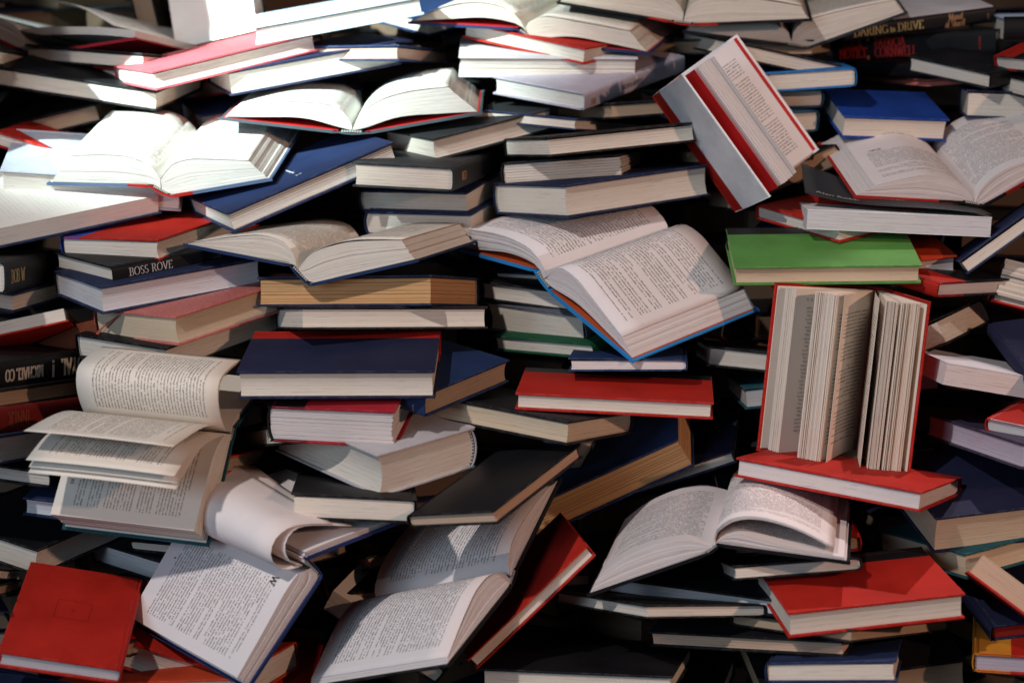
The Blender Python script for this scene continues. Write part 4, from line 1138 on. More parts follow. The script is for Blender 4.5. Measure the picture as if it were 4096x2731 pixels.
CLOSED = [
 {'id': 'c1', 'dims': [0.1602, 0.2428, 0.0245], 'R': [[0.5148, 0.8424, -0.1588], [-0.8566, 0.5129, -0.056], [0.0343, 0.1648, 0.9857]], 'loc': [-0.4139, 0.3989, 0.8417], 'col': 'rose', 'paper': 'white', 'lab': 'red hardback glaring in the spotlight at upper left, glare put into its rose colour, wedge of white pages', 'spine': 2},
 {'id': 'c2', 'dims': [0.1568, 0.2358, 0.0235], 'R': [[0.1154, 0.98, -0.1622], [-0.9923, 0.1065, -0.0626], [-0.0441, 0.1682, 0.9848]], 'loc': [-0.2464, 0.4538, 0.8986], 'col': 'paleblue', 'paper': 'white', 'lab': 'pale blue hardback blown out by the spotlight, lying across the rose red book', 'spine': 2},
 {'id': 'c3', 'dims': [0.1614, 0.2477, 0.0325], 'R': [[0.3469, 0.9287, -0.1308], [-0.9379, 0.3437, -0.0469], [0.0014, 0.139, 0.9903]], 'loc': [-0.2981, 0.4449, 0.8268], 'col': 'navy', 'paper': 'white', 'lab': 'navy topped hardback in full glare directly under the rose red book', 'spine': 2},
 {'id': 'c4', 'dims': [0.1609, 0.2445, 0.0262], 'R': [[0.4714, 0.8384, -0.2736], [-0.8818, 0.4534, -0.1301], [0.015, 0.3026, 0.953]], 'loc': [-0.2886, 0.2296, 0.7001], 'col': 'blue', 'paper': 'white', 'lab': 'blue hardback with a small white sword emblem on its cover, tilted', 'spine': 2, 'emblem': 'sword', 'strata': 330},
 {'id': 'c5', 'dims': [0.1584, 0.2333, 0.0405], 'R': [[0.1058, 0.9879, 0.1133], [-0.9722, 0.1267, -0.1968], [-0.2088, -0.0893, 0.9739]], 'loc': [-0.5637, 0.2772, 0.6979], 'col': 'palegrey', 'paper': 'white', 'lab': 'pale grey hardback under the brightly lit open book at the left edge', 'spine': 2},
 {'id': 'c6', 'dims': [0.1734, 0.2706, 0.0263], 'R': [[0.5882, 0.8056, 0.0708], [-0.7748, 0.5864, -0.2363], [-0.2319, 0.0841, 0.9691]], 'loc': [-0.6239, 0.1953, 0.6777], 'col': 'navy', 'paper': 'white', 'lab': 'book lying open page up with a navy cover, at left edge above red book', 'spine': 2, 'top': 'page'},
 {'id': 'c7', 'dims': [0.1533, 0.2329, 0.0256], 'R': [[0.9114, 0.4088, -0.0475], [-0.4087, 0.9126, 0.0121], [0.0483, 0.0084, 0.9988]], 'loc': [-0.4637, 0.2058, 0.6334], 'col': 'red', 'paper': 'cream', 'lab': 'bright red hardback with a blue spine, resting on the black lettered book', 'spine': 3, 'q': 0.2, 'qc': 'royal'},
 {'id': 'c8', 'dims': [0.1612, 0.2426, 0.0208], 'R': [[-0.5619, 0.8241, 0.0723], [-0.8164, -0.5665, 0.1121], [0.1333, 0.004, 0.9911]], 'loc': [-0.5679, 0.5027, 0.8299], 'col': 'black', 'paper': 'cream', 'lab': 'grey paged black hardback below the open book in the top left corner', 'spine': 2},
 {'id': 'c9', 'dims': [0.164, 0.2462, 0.0175], 'R': [[-0.7798, 0.626, -0.0037], [-0.6251, -0.7783, 0.0599], [0.0346, 0.049, 0.9982]], 'loc': [-0.5726, 0.5536, 0.8105], 'col': 'red', 'paper': 'cream', 'lab': 'thin red hardback mostly hidden behind the left tip of the rose red book', 'spine': 2},
 {'id': 'c10', 'dims': [0.1634, 0.2465, 0.0266], 'R': [[-0.2364, 0.9669, 0.096], [-0.9694, -0.2281, -0.0905], [-0.0656, -0.1144, 0.9913]], 'loc': [-0.5919, 0.4555, 0.8056], 'col': 'black', 'paper': 'cream', 'lab': 'long black hardback with greyish page edge running down to the right, top left', 'spine': 2},
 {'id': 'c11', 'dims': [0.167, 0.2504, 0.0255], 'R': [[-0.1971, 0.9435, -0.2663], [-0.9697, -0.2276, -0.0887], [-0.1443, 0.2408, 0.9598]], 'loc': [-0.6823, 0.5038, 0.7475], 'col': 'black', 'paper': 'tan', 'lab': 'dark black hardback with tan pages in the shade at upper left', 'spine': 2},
 {'id': 'c12', 'dims': [0.0891, 0.1691, 0.02], 'R': [[0.9527, 0.0646, 0.2968], [-0.0733, 0.9971, 0.0182], [-0.2948, -0.0391, 0.9548]], 'loc': [-0.6571, 0.3591, 0.7344], 'col': 'red', 'paper': 'cream', 'lab': 'red cover corner poking out behind the pale grey hardback', 'spine': 2},
 {'id': 'c13', 'dims': [0.1702, 0.2555, 0.0218], 'R': [[-0.7597, 0.4893, -0.4282], [-0.5105, -0.8567, -0.0733], [-0.4027, 0.1629, 0.9007]], 'loc': [-0.4041, 0.6009, 0.8118], 'col': 'red', 'paper': 'pink', 'lab': 'red hardback in the gap between the rose red book and the two open books', 'spine': 2},
 {'id': 'c14', 'dims': [0.1635, 0.2452, 0.0327], 'R': [[0.3481, 0.9314, -0.1062], [-0.9372, 0.3431, -0.063], [-0.0223, 0.1215, 0.9923]], 'loc': [-0.3566, 0.5412, 0.7541], 'col': 'blue', 'paper': 'cream', 'lab': 'blue hardback glimpsed between two brightly lit open books', 'spine': 2},
 {'id': 'c16', 'dims': [0.1605, 0.2411, 0.0218], 'R': [[0.9269, -0.0229, 0.3746], [-0.0355, 0.9883, 0.1483], [-0.3736, -0.1508, 0.9153]], 'loc': [-0.7938, 0.464, 0.8629], 'col': 'black', 'paper': 'cream', 'lab': 'shadowed black book under the open book in the top left corner', 'spine': 2},
 {'id': 'cX', 'dims': [0.1697, 0.2593, 0.0335], 'R': [[0.008, 0.1856, 0.9826], [-0.9999, -0.0056, 0.0092], [0.0072, -0.9826, 0.1855]], 'loc': [-0.5912, 0.7311, 0.9565], 'col': 'black', 'paper': 'tan', 'lab': 'black hardback standing upright with its fore edge to the viewer, top left', 'spine': 1},
 {'id': 'cY', 'dims': [0.1471, 0.2276, 0.0318], 'R': [[0.932, -0.1502, -0.3298], [-0.2795, 0.2814, -0.918], [0.2307, 0.9478, 0.2203]], 'loc': [-0.4442, 0.5983, 0.9636], 'col': 'black', 'paper': 'white', 'lab': 'glaring white open page of a book propped upright behind the rose red book', 'spine': 3, 'top': 'page'},
 {'id': 'c20', 'dims': [0.1452, 0.2149, 0.0223], 'R': [[-0.6073, 0.7913, 0.0707], [-0.7936, -0.6003, -0.0988], [-0.0358, -0.1161, 0.9926]], 'loc': [0.0573, 0.4652, 0.8657], 'col': 'red', 'paper': 'cream', 'lab': 'red hardback wedged under the blue open book at top centre', 'spine': 1},
 {'id': 'c21', 'dims': [0.1636, 0.2478, 0.0281], 'R': [[0.01, 0.9999, 0.0096], [-0.9981, 0.0106, -0.06], [-0.0601, -0.009, 0.9982]], 'loc': [0.0492, 0.445, 0.8354], 'col': 'offwhite', 'paper': 'white', 'lab': 'white bound book with striped page edge lit at its left half, upper centre', 'spine': 2, 'strata': 500},
 {'id': 'c22', 'dims': [0.1572, 0.2464, 0.0249], 'R': [[-0.7889, -0.6141, -0.0218], [0.6107, -0.7796, -0.1389], [0.0683, -0.1229, 0.9901]], 'loc': [0.111, 0.4151, 0.8174], 'col': 'lilac', 'paper': 'white', 'lab': 'pale lilac hardback with dark lettering on its spine, upper centre', 'spine': 0, 'title': 'lilac', 'spec': [('UM', 'serifn', 0.34, 0.06, 0.2, 'gilt'), ('SKOTOS ARTIFICE', 'serifn', 0.26, 0.36, 0.36, 'dark')]},
 {'id': 'c23', 'dims': [0.1309, 0.1945, 0.0287], 'R': [[0.5586, 0.8208, -0.1196], [-0.8294, 0.5549, -0.0653], [0.0127, 0.1357, 0.9907]], 'loc': [-0.0575, 0.3253, 0.7505], 'col': 'charcoal', 'paper': 'cream', 'lab': 'charcoal hardback directly under the open book with red endpapers', 'spine': 2},
 {'id': 'c24', 'dims': [0.1378, 0.2154, 0.0315], 'R': [[-0.9585, -0.2849, 0.0109], [0.2851, -0.9579, 0.0329], [0.001, 0.0346, 0.9994]], 'loc': [-0.1102, 0.2494, 0.7093], 'col': 'charcoal', 'paper': 'cream', 'lab': 'charcoal hardback with gold letters on its spine, second in the half lit stack', 'spine': 0, 'title': 'gold', 'spec': [('BEO', 'bold', 0.34, 0.16, 0.34, 'gilt')]},
 {'id': 'c25', 'dims': [0.1623, 0.2435, 0.0291], 'R': [[0.9201, 0.3845, -0.0746], [-0.3889, 0.9195, -0.0578], [0.0463, 0.0822, 0.9955]], 'loc': [-0.0844, 0.3397, 0.6766], 'col': 'navy', 'paper': 'cream', 'lab': 'navy hardback, third in the half lit stack under the gold lettered spine', 'spine': 2, 'hb': 1},
 {'id': 'c26', 'dims': [0.1572, 0.2397, 0.0318], 'R': [[0.9389, 0.3407, -0.0485], [-0.342, 0.9395, -0.0202], [0.0387, 0.0355, 0.9986]], 'loc': [-0.0836, 0.3193, 0.6427], 'col': 'blue', 'paper': 'cream', 'lab': 'blue hardback at the foot of the half lit stack, behind an open book', 'spine': 2},
 {'id': 'c27', 'dims': [0.1458, 0.216, 0.0245], 'R': [[0.3954, 0.9145, -0.0854], [-0.9075, 0.4034, 0.1176], [0.142, 0.031, 0.9894]], 'loc': [0.1176, 0.253, 0.7483], 'col': 'black', 'paper': 'cream', 'lab': 'thin black hardback on top of the three book stack at upper centre', 'spine': 2},
 {'id': 'c28', 'dims': [0.1644, 0.2431, 0.0309], 'R': [[0.9808, 0.1807, -0.0726], [-0.1697, 0.976, 0.1367], [0.0956, -0.1217, 0.988]], 'loc': [0.0888, 0.3335, 0.6958], 'col': 'black', 'paper': 'cream', 'lab': 'black hardback with rounded spine, middle of the three book stack at upper centre', 'spine': 3, 'jag': 1},
 {'id': 'c29', 'dims': [0.1616, 0.2433, 0.0411], 'R': [[0.5799, 0.8106, -0.0815], [-0.8054, 0.5854, 0.0926], [0.1228, 0.012, 0.9924]], 'loc': [0.122, 0.2438, 0.6747], 'col': 'navy', 'paper': 'cream', 'lab': 'thick navy hardback at the bottom of the three book stack at upper centre', 'spine': 2, 'hb': 1},
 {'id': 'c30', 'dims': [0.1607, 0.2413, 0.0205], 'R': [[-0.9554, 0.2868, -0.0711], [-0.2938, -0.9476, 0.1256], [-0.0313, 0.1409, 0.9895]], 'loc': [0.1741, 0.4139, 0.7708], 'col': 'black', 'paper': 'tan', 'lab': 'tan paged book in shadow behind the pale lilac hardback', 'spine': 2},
 {'id': 'c31', 'dims': [0.16, 0.2401, 0.0149], 'R': [[0.8905, 0.4457, 0.0914], [-0.4542, 0.8825, 0.1219], [-0.0263, -0.1501, 0.9883]], 'loc': [0.0678, 0.3977, 0.7575], 'col': 'blue', 'paper': 'cream', 'lab': 'blue edged book in the dark gap above the thin black hardback', 'spine': 2},
 {'id': 'c32', 'dims': [0.164, 0.246, 0.0221], 'R': [[0.65, 0.758, -0.0546], [-0.7543, 0.6348, -0.1675], [-0.0923, 0.15, 0.9844]], 'loc': [-0.085, 0.7193, 0.8933], 'col': 'navyblue', 'paper': 'cream', 'lab': 'navy blue hardback behind the left wing of the top centre open book', 'spine': 2},
 {'id': 'c33', 'dims': [0.1665, 0.2497, 0.0233], 'R': [[-0.0872, -0.9856, -0.1452], [0.9926, -0.0984, 0.0718], [-0.0851, -0.1379, 0.9868]], 'loc': [0.0146, 0.7067, 0.855], 'col': 'black', 'paper': 'pink', 'lab': 'black spined book in the background left of the red wedged hardback', 'spine': 0},
 {'id': 'c34', 'dims': [0.1625, 0.2451, 0.0202], 'R': [[0.9696, 0.2447, 0.0035], [-0.243, 0.9611, 0.1312], [0.0288, -0.128, 0.9914]], 'loc': [-0.205, 0.5006, 0.8363], 'col': 'blue', 'paper': 'pink', 'lab': 'blue book with pinkish pages in the background left of the white bound book', 'spine': 1},
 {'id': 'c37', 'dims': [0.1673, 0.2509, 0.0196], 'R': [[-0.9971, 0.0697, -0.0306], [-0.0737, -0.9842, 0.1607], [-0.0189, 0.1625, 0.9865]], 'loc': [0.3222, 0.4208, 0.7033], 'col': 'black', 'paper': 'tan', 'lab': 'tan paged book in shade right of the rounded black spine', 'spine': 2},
 {'id': 'c38', 'dims': [0.1581, 0.2376, 0.0219], 'R': [[-0.9419, 0.2642, 0.2073], [-0.2546, -0.9644, 0.0723], [0.219, 0.0153, 0.9756]], 'loc': [0.3533, 0.4629, 0.8403], 'col': 'black', 'paper': 'cream', 'lab': 'dark book with grey pages behind the top of the leaning red and white book', 'spine': 2},
 {'id': 'c40', 'dims': [0.1531, 0.2247, 0.023], 'R': [[-0.1281, -0.9864, -0.1028], [0.9875, -0.1173, -0.1051], [0.0916, -0.115, 0.9891]], 'loc': [0.5806, 0.5613, 0.8887], 'col': 'black', 'paper': 'cream', 'lab': 'black hardback with gold and cream title on its spine at top right', 'spine': 0, 'topcol': 'offwhite', 'title': 'daring', 'spec': [('DARING', 'serif', 0.5, 0.06, 0.26, 'gold'), ('to', 'serifn', 0.4, 0.3, 0.26, 'gold'), ('DRIVE', 'serif', 0.5, 0.35, 0.26, 'gold'), ('Manal', 'serifn', 0.4, 0.69, 0.53, 'gilt'), ('al-Sharif', 'serifn', 0.4, 0.665, 0.1, 'gilt'), ('RAND', 'rot', 0.1, 0.955, 0.3, 'gilt')]},
 {'id': 'c41', 'dims': [0.172, 0.2625, 0.0338], 'R': [[0.6414, -0.7645, -0.0647], [0.7665, 0.6348, 0.0973], [-0.0333, -0.112, 0.9932]], 'loc': [0.6423, 0.584, 0.8393], 'col': 'black', 'paper': 'cream', 'lab': 'thick black hardback with red lettered spine at top right', 'spine': 0, 'title': 'notice', 'spec': [('BLACK', 'serifn', 0.36, 0.06, 0.56, 'red'), ('NOTICE', 'serifn', 0.42, 0.045, 0.1, 'red'), ('|', 'serifn', 0.8, 0.215, 0.12, 'gilt'), ('PATRICIA', 'serifn', 0.36, 0.27, 0.56, 'red'), ('CORNWELL', 'serifn', 0.42, 0.27, 0.1, 'red'), ('PUTNAM', 'rot', 0.09, 0.915, 0.22, 'red')]},
 {'id': 'c42', 'dims': [0.154, 0.231, 0.034], 'R': [[0.1456, -0.9892, -0.0163], [0.9878, 0.1444, 0.059], [-0.056, -0.0247, 0.9981]], 'loc': [0.8083, 0.4417, 0.8765], 'col': 'black', 'paper': 'cream', 'lab': 'black spined book cut by the right edge beside the red lettered spine', 'spine': 0, 'topcol': 'paleblue'},
 {'id': 'c43', 'dims': [0.1414, 0.22, 0.0214], 'R': [[0.4402, 0.8483, -0.2942], [-0.8976, 0.4236, -0.1218], [0.0213, 0.3177, 0.9479]], 'loc': [0.7949, 0.3487, 0.8778], 'col': 'black', 'paper': 'cream', 'lab': 'black hardback with a red spine at the right edge near the top', 'spine': 3, 'q': 0.3, 'qc': 'red'},
 {'id': 'c44', 'dims': [0.1573, 0.2353, 0.0261], 'R': [[0.3418, 0.9317, -0.1226], [-0.9388, 0.3327, -0.0891], [-0.0422, 0.1456, 0.9884]], 'loc': [0.8143, 0.3304, 0.8245], 'col': 'black', 'paper': 'cream', 'lab': 'black hardback with striped headband at the right edge under the red spined one', 'spine': 3, 'hb': 1},
 {'id': 'c45', 'dims': [0.1519, 0.2322, 0.0221], 'R': [[-0.5804, -0.8136, -0.0339], [0.8112, -0.574, -0.1121], [0.0717, -0.0926, 0.9931]], 'loc': [0.7033, 0.4484, 0.8352], 'col': 'black', 'paper': 'cream', 'lab': 'black hardback with pale pages sloping right, below the red lettered spine', 'spine': 1},
 {'id': 'c46', 'dims': [0.1677, 0.2515, 0.0215], 'R': [[0.7909, -0.5909, -0.159], [0.5934, 0.8041, -0.0365], [0.1494, -0.0655, 0.9866]], 'loc': [0.655, 0.5101, 0.8305], 'col': 'black', 'paper': 'cream', 'lab': 'black book with upside down spine text under the red lettered spine', 'spine': 0, 'title': 'inv', 'spec': [('Hidden the Dutch', 'sans', 0.26, 0.1, 0.34, 'gilt')], 'flip': 1},
 {'id': 'c47', 'dims': [0.1688, 0.2532, 0.0067], 'R': [[-0.9753, 0.214, -0.0556], [-0.2175, -0.9736, 0.0685], [-0.0395, 0.0789, 0.9961]], 'loc': [0.648, 0.5754, 0.8037], 'col': 'salmon', 'paper': 'salmon', 'lab': 'thin salmon pink booklet above the bright blue hardback', 'spine': 2},
 {'id': 'c48', 'dims': [0.119, 0.1494, 0.0303], 'R': [[0.0873, 0.9938, 0.0684], [-0.9723, 0.1, -0.2113], [-0.2168, -0.048, 0.975]], 'loc': [0.5217, 0.3903, 0.7619], 'col': 'brightblue', 'paper': 'cream', 'lab': 'bright blue hardback behind the open chapter page at upper right', 'spine': 2},
 {'id': 'c49', 'dims': [0.16, 0.24, 0.0359], 'R': [[-0.1801, 0.9834, 0.0229], [-0.9807, -0.1813, 0.0728], [0.0757, -0.0093, 0.9971]], 'loc': [0.7603, 0.4074, 0.7705], 'col': 'navy', 'paper': 'cream', 'lab': 'thick cream paged book at right edge behind the open chapter book', 'spine': 2},
 {'id': 'c51', 'dims': [0.1599, 0.2398, 0.0261], 'R': [[-0.9952, -0.0673, -0.0706], [0.0625, -0.9957, 0.068], [-0.0748, 0.0633, 0.9952]], 'loc': [0.4005, 0.4484, 0.8098], 'col': 'azure', 'paper': 'cream', 'lab': 'azure blue hardback right of the leaning red and white book', 'spine': 1},
 {'id': 'c52', 'dims': [0.1657, 0.2485, 0.0215], 'R': [[-0.3346, 0.9423, -0.002], [-0.9396, -0.3335, 0.0775], [0.0723, 0.0278, 0.997]], 'loc': [0.3388, 0.5537, 0.844], 'col': 'black', 'paper': 'tan', 'lab': 'dark hardback with brownish pages on top of the azure blue one', 'spine': 1},
 {'id': 'c53', 'dims': [0.16, 0.24, 0.0256], 'R': [[-0.9869, 0.1614, -0.0057], [-0.1614, -0.9868, -0.0122], [-0.0076, -0.0111, 0.9999]], 'loc': [0.3388, 0.4852, 0.7883], 'col': 'tealblue', 'paper': 'cream', 'lab': 'teal edged book with cream pages just under the azure blue hardback', 'spine': 1},
 {'id': 'c54', 'dims': [0.1604, 0.2405, 0.0296], 'R': [[-0.9161, 0.4006, 0.0185], [-0.4009, -0.9158, -0.0221], [0.0081, -0.0277, 0.9996]], 'loc': [0.3073, 0.4438, 0.7596], 'col': 'tealblue', 'paper': 'cream', 'lab': 'teal edged book second below the azure blue hardback', 'spine': 1},
 {'id': 'c55', 'dims': [0.1622, 0.2418, 0.0196], 'R': [[0.543, 0.8386, -0.0429], [-0.8392, 0.5402, -0.0625], [-0.0292, 0.07, 0.9971]], 'loc': [0.473, 0.2354, 0.6627], 'col': 'red', 'paper': 'cream', 'lab': 'red hardback under the dark paperback at right, just above the green book', 'spine': 2},
 {'id': 'c56', 'dims': [0.1456, 0.2304, 0.025], 'R': [[-0.0832, 0.9958, 0.0379], [-0.9895, -0.0871, 0.1151], [0.1179, -0.0279, 0.9926]], 'loc': [0.494, 0.1649, 0.6582], 'col': 'white', 'paper': 'greywhite', 'lab': 'thick dark covered paperback with its front cover curling up under the open chapter book', 'spine': 2, 'kind': 'paperback', 'name': 'paperback_book', 'curl': 1},
 {'id': 'c57', 'dims': [0.1598, 0.2398, 0.0188], 'R': [[-0.148, 0.789, -0.5963], [-0.9746, -0.0138, 0.2236], [0.1682, 0.6143, 0.7709]], 'loc': [0.6802, 0.1471, 0.6781], 'col': 'navy', 'paper': 'cream', 'lab': 'navy hardback slanting up to the right beside the paperback', 'spine': 2},
 {'id': 'c114', 'dims': [0.1514, 0.2311, 0.0217], 'R': [[-0.6584, -0.7511, -0.0475], [0.7515, -0.6596, 0.0141], [-0.0419, -0.0264, 0.9988]], 'loc': [-0.455, 0.1585, 0.616], 'col': 'black', 'paper': 'cream', 'lab': 'black hardback with large white capitals on its spine at left', 'spine': 0, 'title': 'boss', 'spec': [('BOSS ROVE', 'serif', 0.46, 0.1, 0.3, 'silver'), ('Craig Unger', 'serifn', 0.3, 0.62, 0.38, 'dark')]},
 {'id': 'c115', 'dims': [0.1483, 0.2214, 0.0333], 'R': [[0.5852, 0.8095, -0.0469], [-0.8103, 0.586, 0.0033], [0.0302, 0.0361, 0.9989]], 'loc': [-0.4539, 0.119, 0.5871], 'col': 'navy', 'paper': 'greywhite', 'lab': 'navy hardback with bluish white pages under the white lettered spine', 'spine': 2, 'hb': 1},
 {'id': 'c116', 'dims': [0.1527, 0.2317, 0.0356], 'R': [[0.7958, 0.599, -0.0882], [-0.6003, 0.7997, 0.015], [0.0795, 0.041, 0.996]], 'loc': [-0.3919, 0.0928, 0.5551], 'col': 'marble', 'paper': 'beige', 'lab': 'pink marbled hardback with a ribbon bookmark hanging from its beige pages', 'spine': 2, 'ribbon': 1},
 {'id': 'c117', 'dims': [0.1613, 0.2411, 0.0307], 'R': [[0.82, 0.5696, -0.0554], [-0.5714, 0.8204, -0.0226], [0.0326, 0.0502, 0.9982]], 'loc': [-0.4126, 0.096, 0.5265], 'col': 'black', 'paper': 'cream', 'lab': 'black hardback under the pink marbled one', 'spine': 2, 'hb': 1},
 {'id': 'c118', 'dims': [0.1586, 0.2373, 0.0389], 'R': [[-0.9999, -0.0131, 0.0101], [0.0145, -0.9883, 0.1521], [0.008, 0.1522, 0.9883]], 'loc': [-0.6836, 0.0746, 0.6026], 'col': 'black', 'paper': 'cream', 'lab': 'thick black hardback with pale gold name on its spine at left edge', 'spine': 0, 'title': 'bob', 'spec': [('BOB W', 'serif', 0.4, 0.1, 0.3, 'gold')]},
 {'id': 'c119', 'dims': [0.1606, 0.2409, 0.0231], 'R': [[0.9408, 0.3281, 0.0857], [-0.332, 0.9426, 0.0362], [-0.0689, -0.0625, 0.9957]], 'loc': [-0.662, 0.1949, 0.5702], 'col': 'navy', 'paper': 'cream', 'lab': 'navy hardback at left edge under the thick gold lettered one', 'spine': 2},
 {'id': 'c120', 'dims': [0.16, 0.24, 0.018], 'R': [[0.0946, 0.9691, -0.2279], [-0.9232, 0.171, 0.3442], [0.3725, 0.1779, 0.9108]], 'loc': [-0.6761, 0.0855, 0.516], 'col': 'red', 'paper': 'cream', 'lab': 'red covered book lying open page up at the left edge', 'spine': 2, 'top': 'page'},
 {'id': 'c121', 'dims': [0.1745, 0.266, 0.035], 'R': [[0.7064, -0.7003, -0.1028], [0.6945, 0.6577, 0.2917], [-0.1366, -0.2774, 0.951]], 'loc': [-0.551, 0.1846, 0.4863], 'col': 'rust', 'paper': 'cream', 'lab': 'rust brown hardback at left edge under the open red one', 'spine': 0},
 {'id': 'c122', 'dims': [0.1595, 0.239, 0.0344], 'R': [[-0.9416, -0.3358, 0.0251], [0.3349, -0.9261, 0.1735], [-0.035, 0.1717, 0.9845]], 'loc': [-0.6471, 0.0254, 0.4949], 'col': 'black', 'paper': 'cream', 'lab': 'black hardback with upside down cream capitals on its spine at left edge', 'spine': 0, 'title': 'disloyal', 'spec': [('DISLOYAL', 'bold', 0.58, 0.03, 0.22, 'cream'), ('!', 'bold', 0.58, 0.46, 0.22, 'cream'), ('MICHAEL CO', 'bold', 0.4, 0.56, 0.32, 'cream')], 'flip': 1},
 {'id': 'c123', 'dims': [0.159, 0.2378, 0.0212], 'R': [[0.9529, 0.3003, 0.0429], [-0.3029, 0.9336, 0.1914], [0.0174, -0.1954, 0.9806]], 'loc': [-0.6473, 0.0008, 0.4788], 'col': 'black', 'paper': 'tan', 'lab': 'black hardback with brown page edge between the upside down spine and the red spine', 'spine': 2},
 {'id': 'c124', 'dims': [0.1586, 0.237, 0.0335], 'R': [[-0.9551, -0.2958, 0.0146], [0.2919, -0.9317, 0.2161], [-0.0503, 0.2106, 0.9763]], 'loc': [-0.6434, -0.0233, 0.4477], 'col': 'darkred', 'paper': 'cream', 'lab': 'dark red spined hardback at left edge behind the fluttering open book', 'spine': 0, 'title': 'redspine', 'spec': [('PRINCESS', 'serifn', 0.34, 0.18, 0.34, 'rust'), ('INNER', 'serifn', 0.5, 0.66, 0.2, 'rust')], 'flip': 1},
 {'id': 'c125', 'dims': [0.1597, 0.2394, 0.0331], 'R': [[0.9682, 0.2499, 0.0113], [-0.2459, 0.9424, 0.2268], [0.046, -0.2224, 0.9739]], 'loc': [-0.6438, -0.0534, 0.4215], 'col': 'navy', 'paper': 'greywhite', 'lab': 'navy hardback with grey pages at left edge under the red spine', 'spine': 2},
 {'id': 'c126', 'dims': [0.16, 0.24, 0.02], 'R': [[-0.99, -0.0978, 0.1019], [0.0929, -0.9943, -0.0517], [0.1064, -0.0417, 0.9934]], 'loc': [-0.6154, 0.0056, 0.4153], 'col': 'black', 'paper': 'cream', 'lab': 'black spined book with white tail edge at left edge beside the page numbered 65', 'spine': 1},
 {'id': 'c127', 'dims': [0.1659, 0.2488, 0.0126], 'R': [[-0.9099, 0.412, -0.0478], [-0.4057, -0.8602, 0.3089], [0.0862, 0.3005, 0.9499]], 'loc': [-0.5081, 0.0179, 0.3433], 'col': 'black', 'paper': 'cream', 'lab': 'narrow grey block of pages behind the fluttering open book', 'spine': 2},
 {'id': 'c128', 'dims': [0.16, 0.24, 0.0223], 'R': [[-0.1465, 0.9868, 0.0687], [-0.9889, -0.1443, -0.0364], [-0.026, -0.0732, 0.997]], 'loc': [-0.4557, -0.049, 0.3576], 'col': 'navy', 'paper': 'greywhite', 'lab': 'small navy book with bluish pages left of the page numbered 65', 'spine': 2},
 {'id': 'c129', 'dims': [0.1652, 0.2479, 0.0334], 'R': [[0.8714, 0.4844, 0.0782], [-0.4845, 0.8746, -0.0181], [-0.0772, -0.0222, 0.9968]], 'loc': [-0.5835, 0.0301, 0.2918], 'col': 'black', 'paper': 'cream', 'lab': 'black hardback behind the top edge of the big red cover at lower left', 'spine': 2},
 {'id': 'c130', 'dims': [0.1603, 0.2408, 0.0115], 'R': [[0.9925, -0.1223, 0.0089], [0.1089, 0.9123, 0.3949], [-0.0564, -0.3909, 0.9187]], 'loc': [-0.6787, -0.1566, 0.3016], 'col': 'black', 'paper': 'cream', 'lab': 'pale page edge in the dark left of the big red cover', 'spine': 2},
 {'id': 'c131', 'dims': [0.1598, 0.2395, 0.0113], 'R': [[0.9916, -0.1246, -0.0344], [0.1287, 0.9278, 0.3501], [-0.0117, -0.3516, 0.9361]], 'loc': [-0.6716, -0.1837, 0.2911], 'col': 'black', 'paper': 'tan', 'lab': 'tan page edge at the left frame edge beside the big red cover', 'spine': 2},
 {'id': 'c132', 'dims': [0.1354, 0.2022, 0.0192], 'R': [[-0.9747, 0.0711, 0.2119], [-0.095, -0.9899, -0.105], [0.2023, -0.1224, 0.9716]], 'loc': [-0.5082, -0.2136, 0.2646], 'col': 'red', 'paper': 'greywhite', 'lab': 'big red cloth hardback tilted towards the viewer at bottom left', 'spine': 1, 'emblem': 'stamp'},
 {'id': 'c133', 'dims': [0.16, 0.24, 0.032], 'R': [[-0.2722, 0.9623, -0.0005], [-0.9623, -0.2722, 0.0007], [0.0005, 0.0007, 1.0]], 'loc': [-0.6074, -0.3177, 0.191], 'col': 'navy', 'paper': 'cream', 'lab': 'navy cover under the big red hardback at the bottom left corner', 'spine': 2},
 {'id': 'c134', 'dims': [0.1648, 0.247, 0.033], 'R': [[-0.3368, 0.9329, -0.1275], [-0.9314, -0.3103, 0.1903], [0.1379, 0.1829, 0.9734]], 'loc': [-0.3998, -0.165, 0.1632], 'col': 'orange', 'paper': 'cream', 'lab': 'orange red cover under the book with the large capital letter, bottom left', 'spine': 2},
 {'id': 'c135', 'dims': [0.1706, 0.2559, 0.0341], 'R': [[-0.034, 0.9477, 0.3174], [-0.9994, -0.0328, -0.0091], [0.0017, -0.3175, 0.9483]], 'loc': [-0.3726, -0.1039, 0.1718], 'col': 'red', 'paper': 'cream', 'lab': 'red cover in the gap left of the bottom centre open book', 'spine': 2},
 {'id': 'c136', 'dims': [0.1749, 0.2623, 0.0291], 'R': [[0.7677, 0.6402, -0.0268], [-0.6393, 0.7681, 0.0365], [0.044, -0.0109, 0.999]], 'loc': [-0.3856, 0.0533, 0.2588], 'col': 'black', 'paper': 'greywhite', 'lab': 'black hardback with lilac white pages between the big red cover and the fluttering book', 'spine': 2, 'hb': 1},
 {'id': 'c137', 'dims': [0.1674, 0.251, 0.0156], 'R': [[0.925, 0.3611, -0.118], [-0.3758, 0.9153, -0.1449], [0.0556, 0.1784, 0.9824]], 'loc': [-0.3522, 0.0389, 0.3192], 'col': 'black', 'paper': 'cream', 'lab': 'dark book lying on the lilac white paged one behind the fluttering book', 'spine': 2},
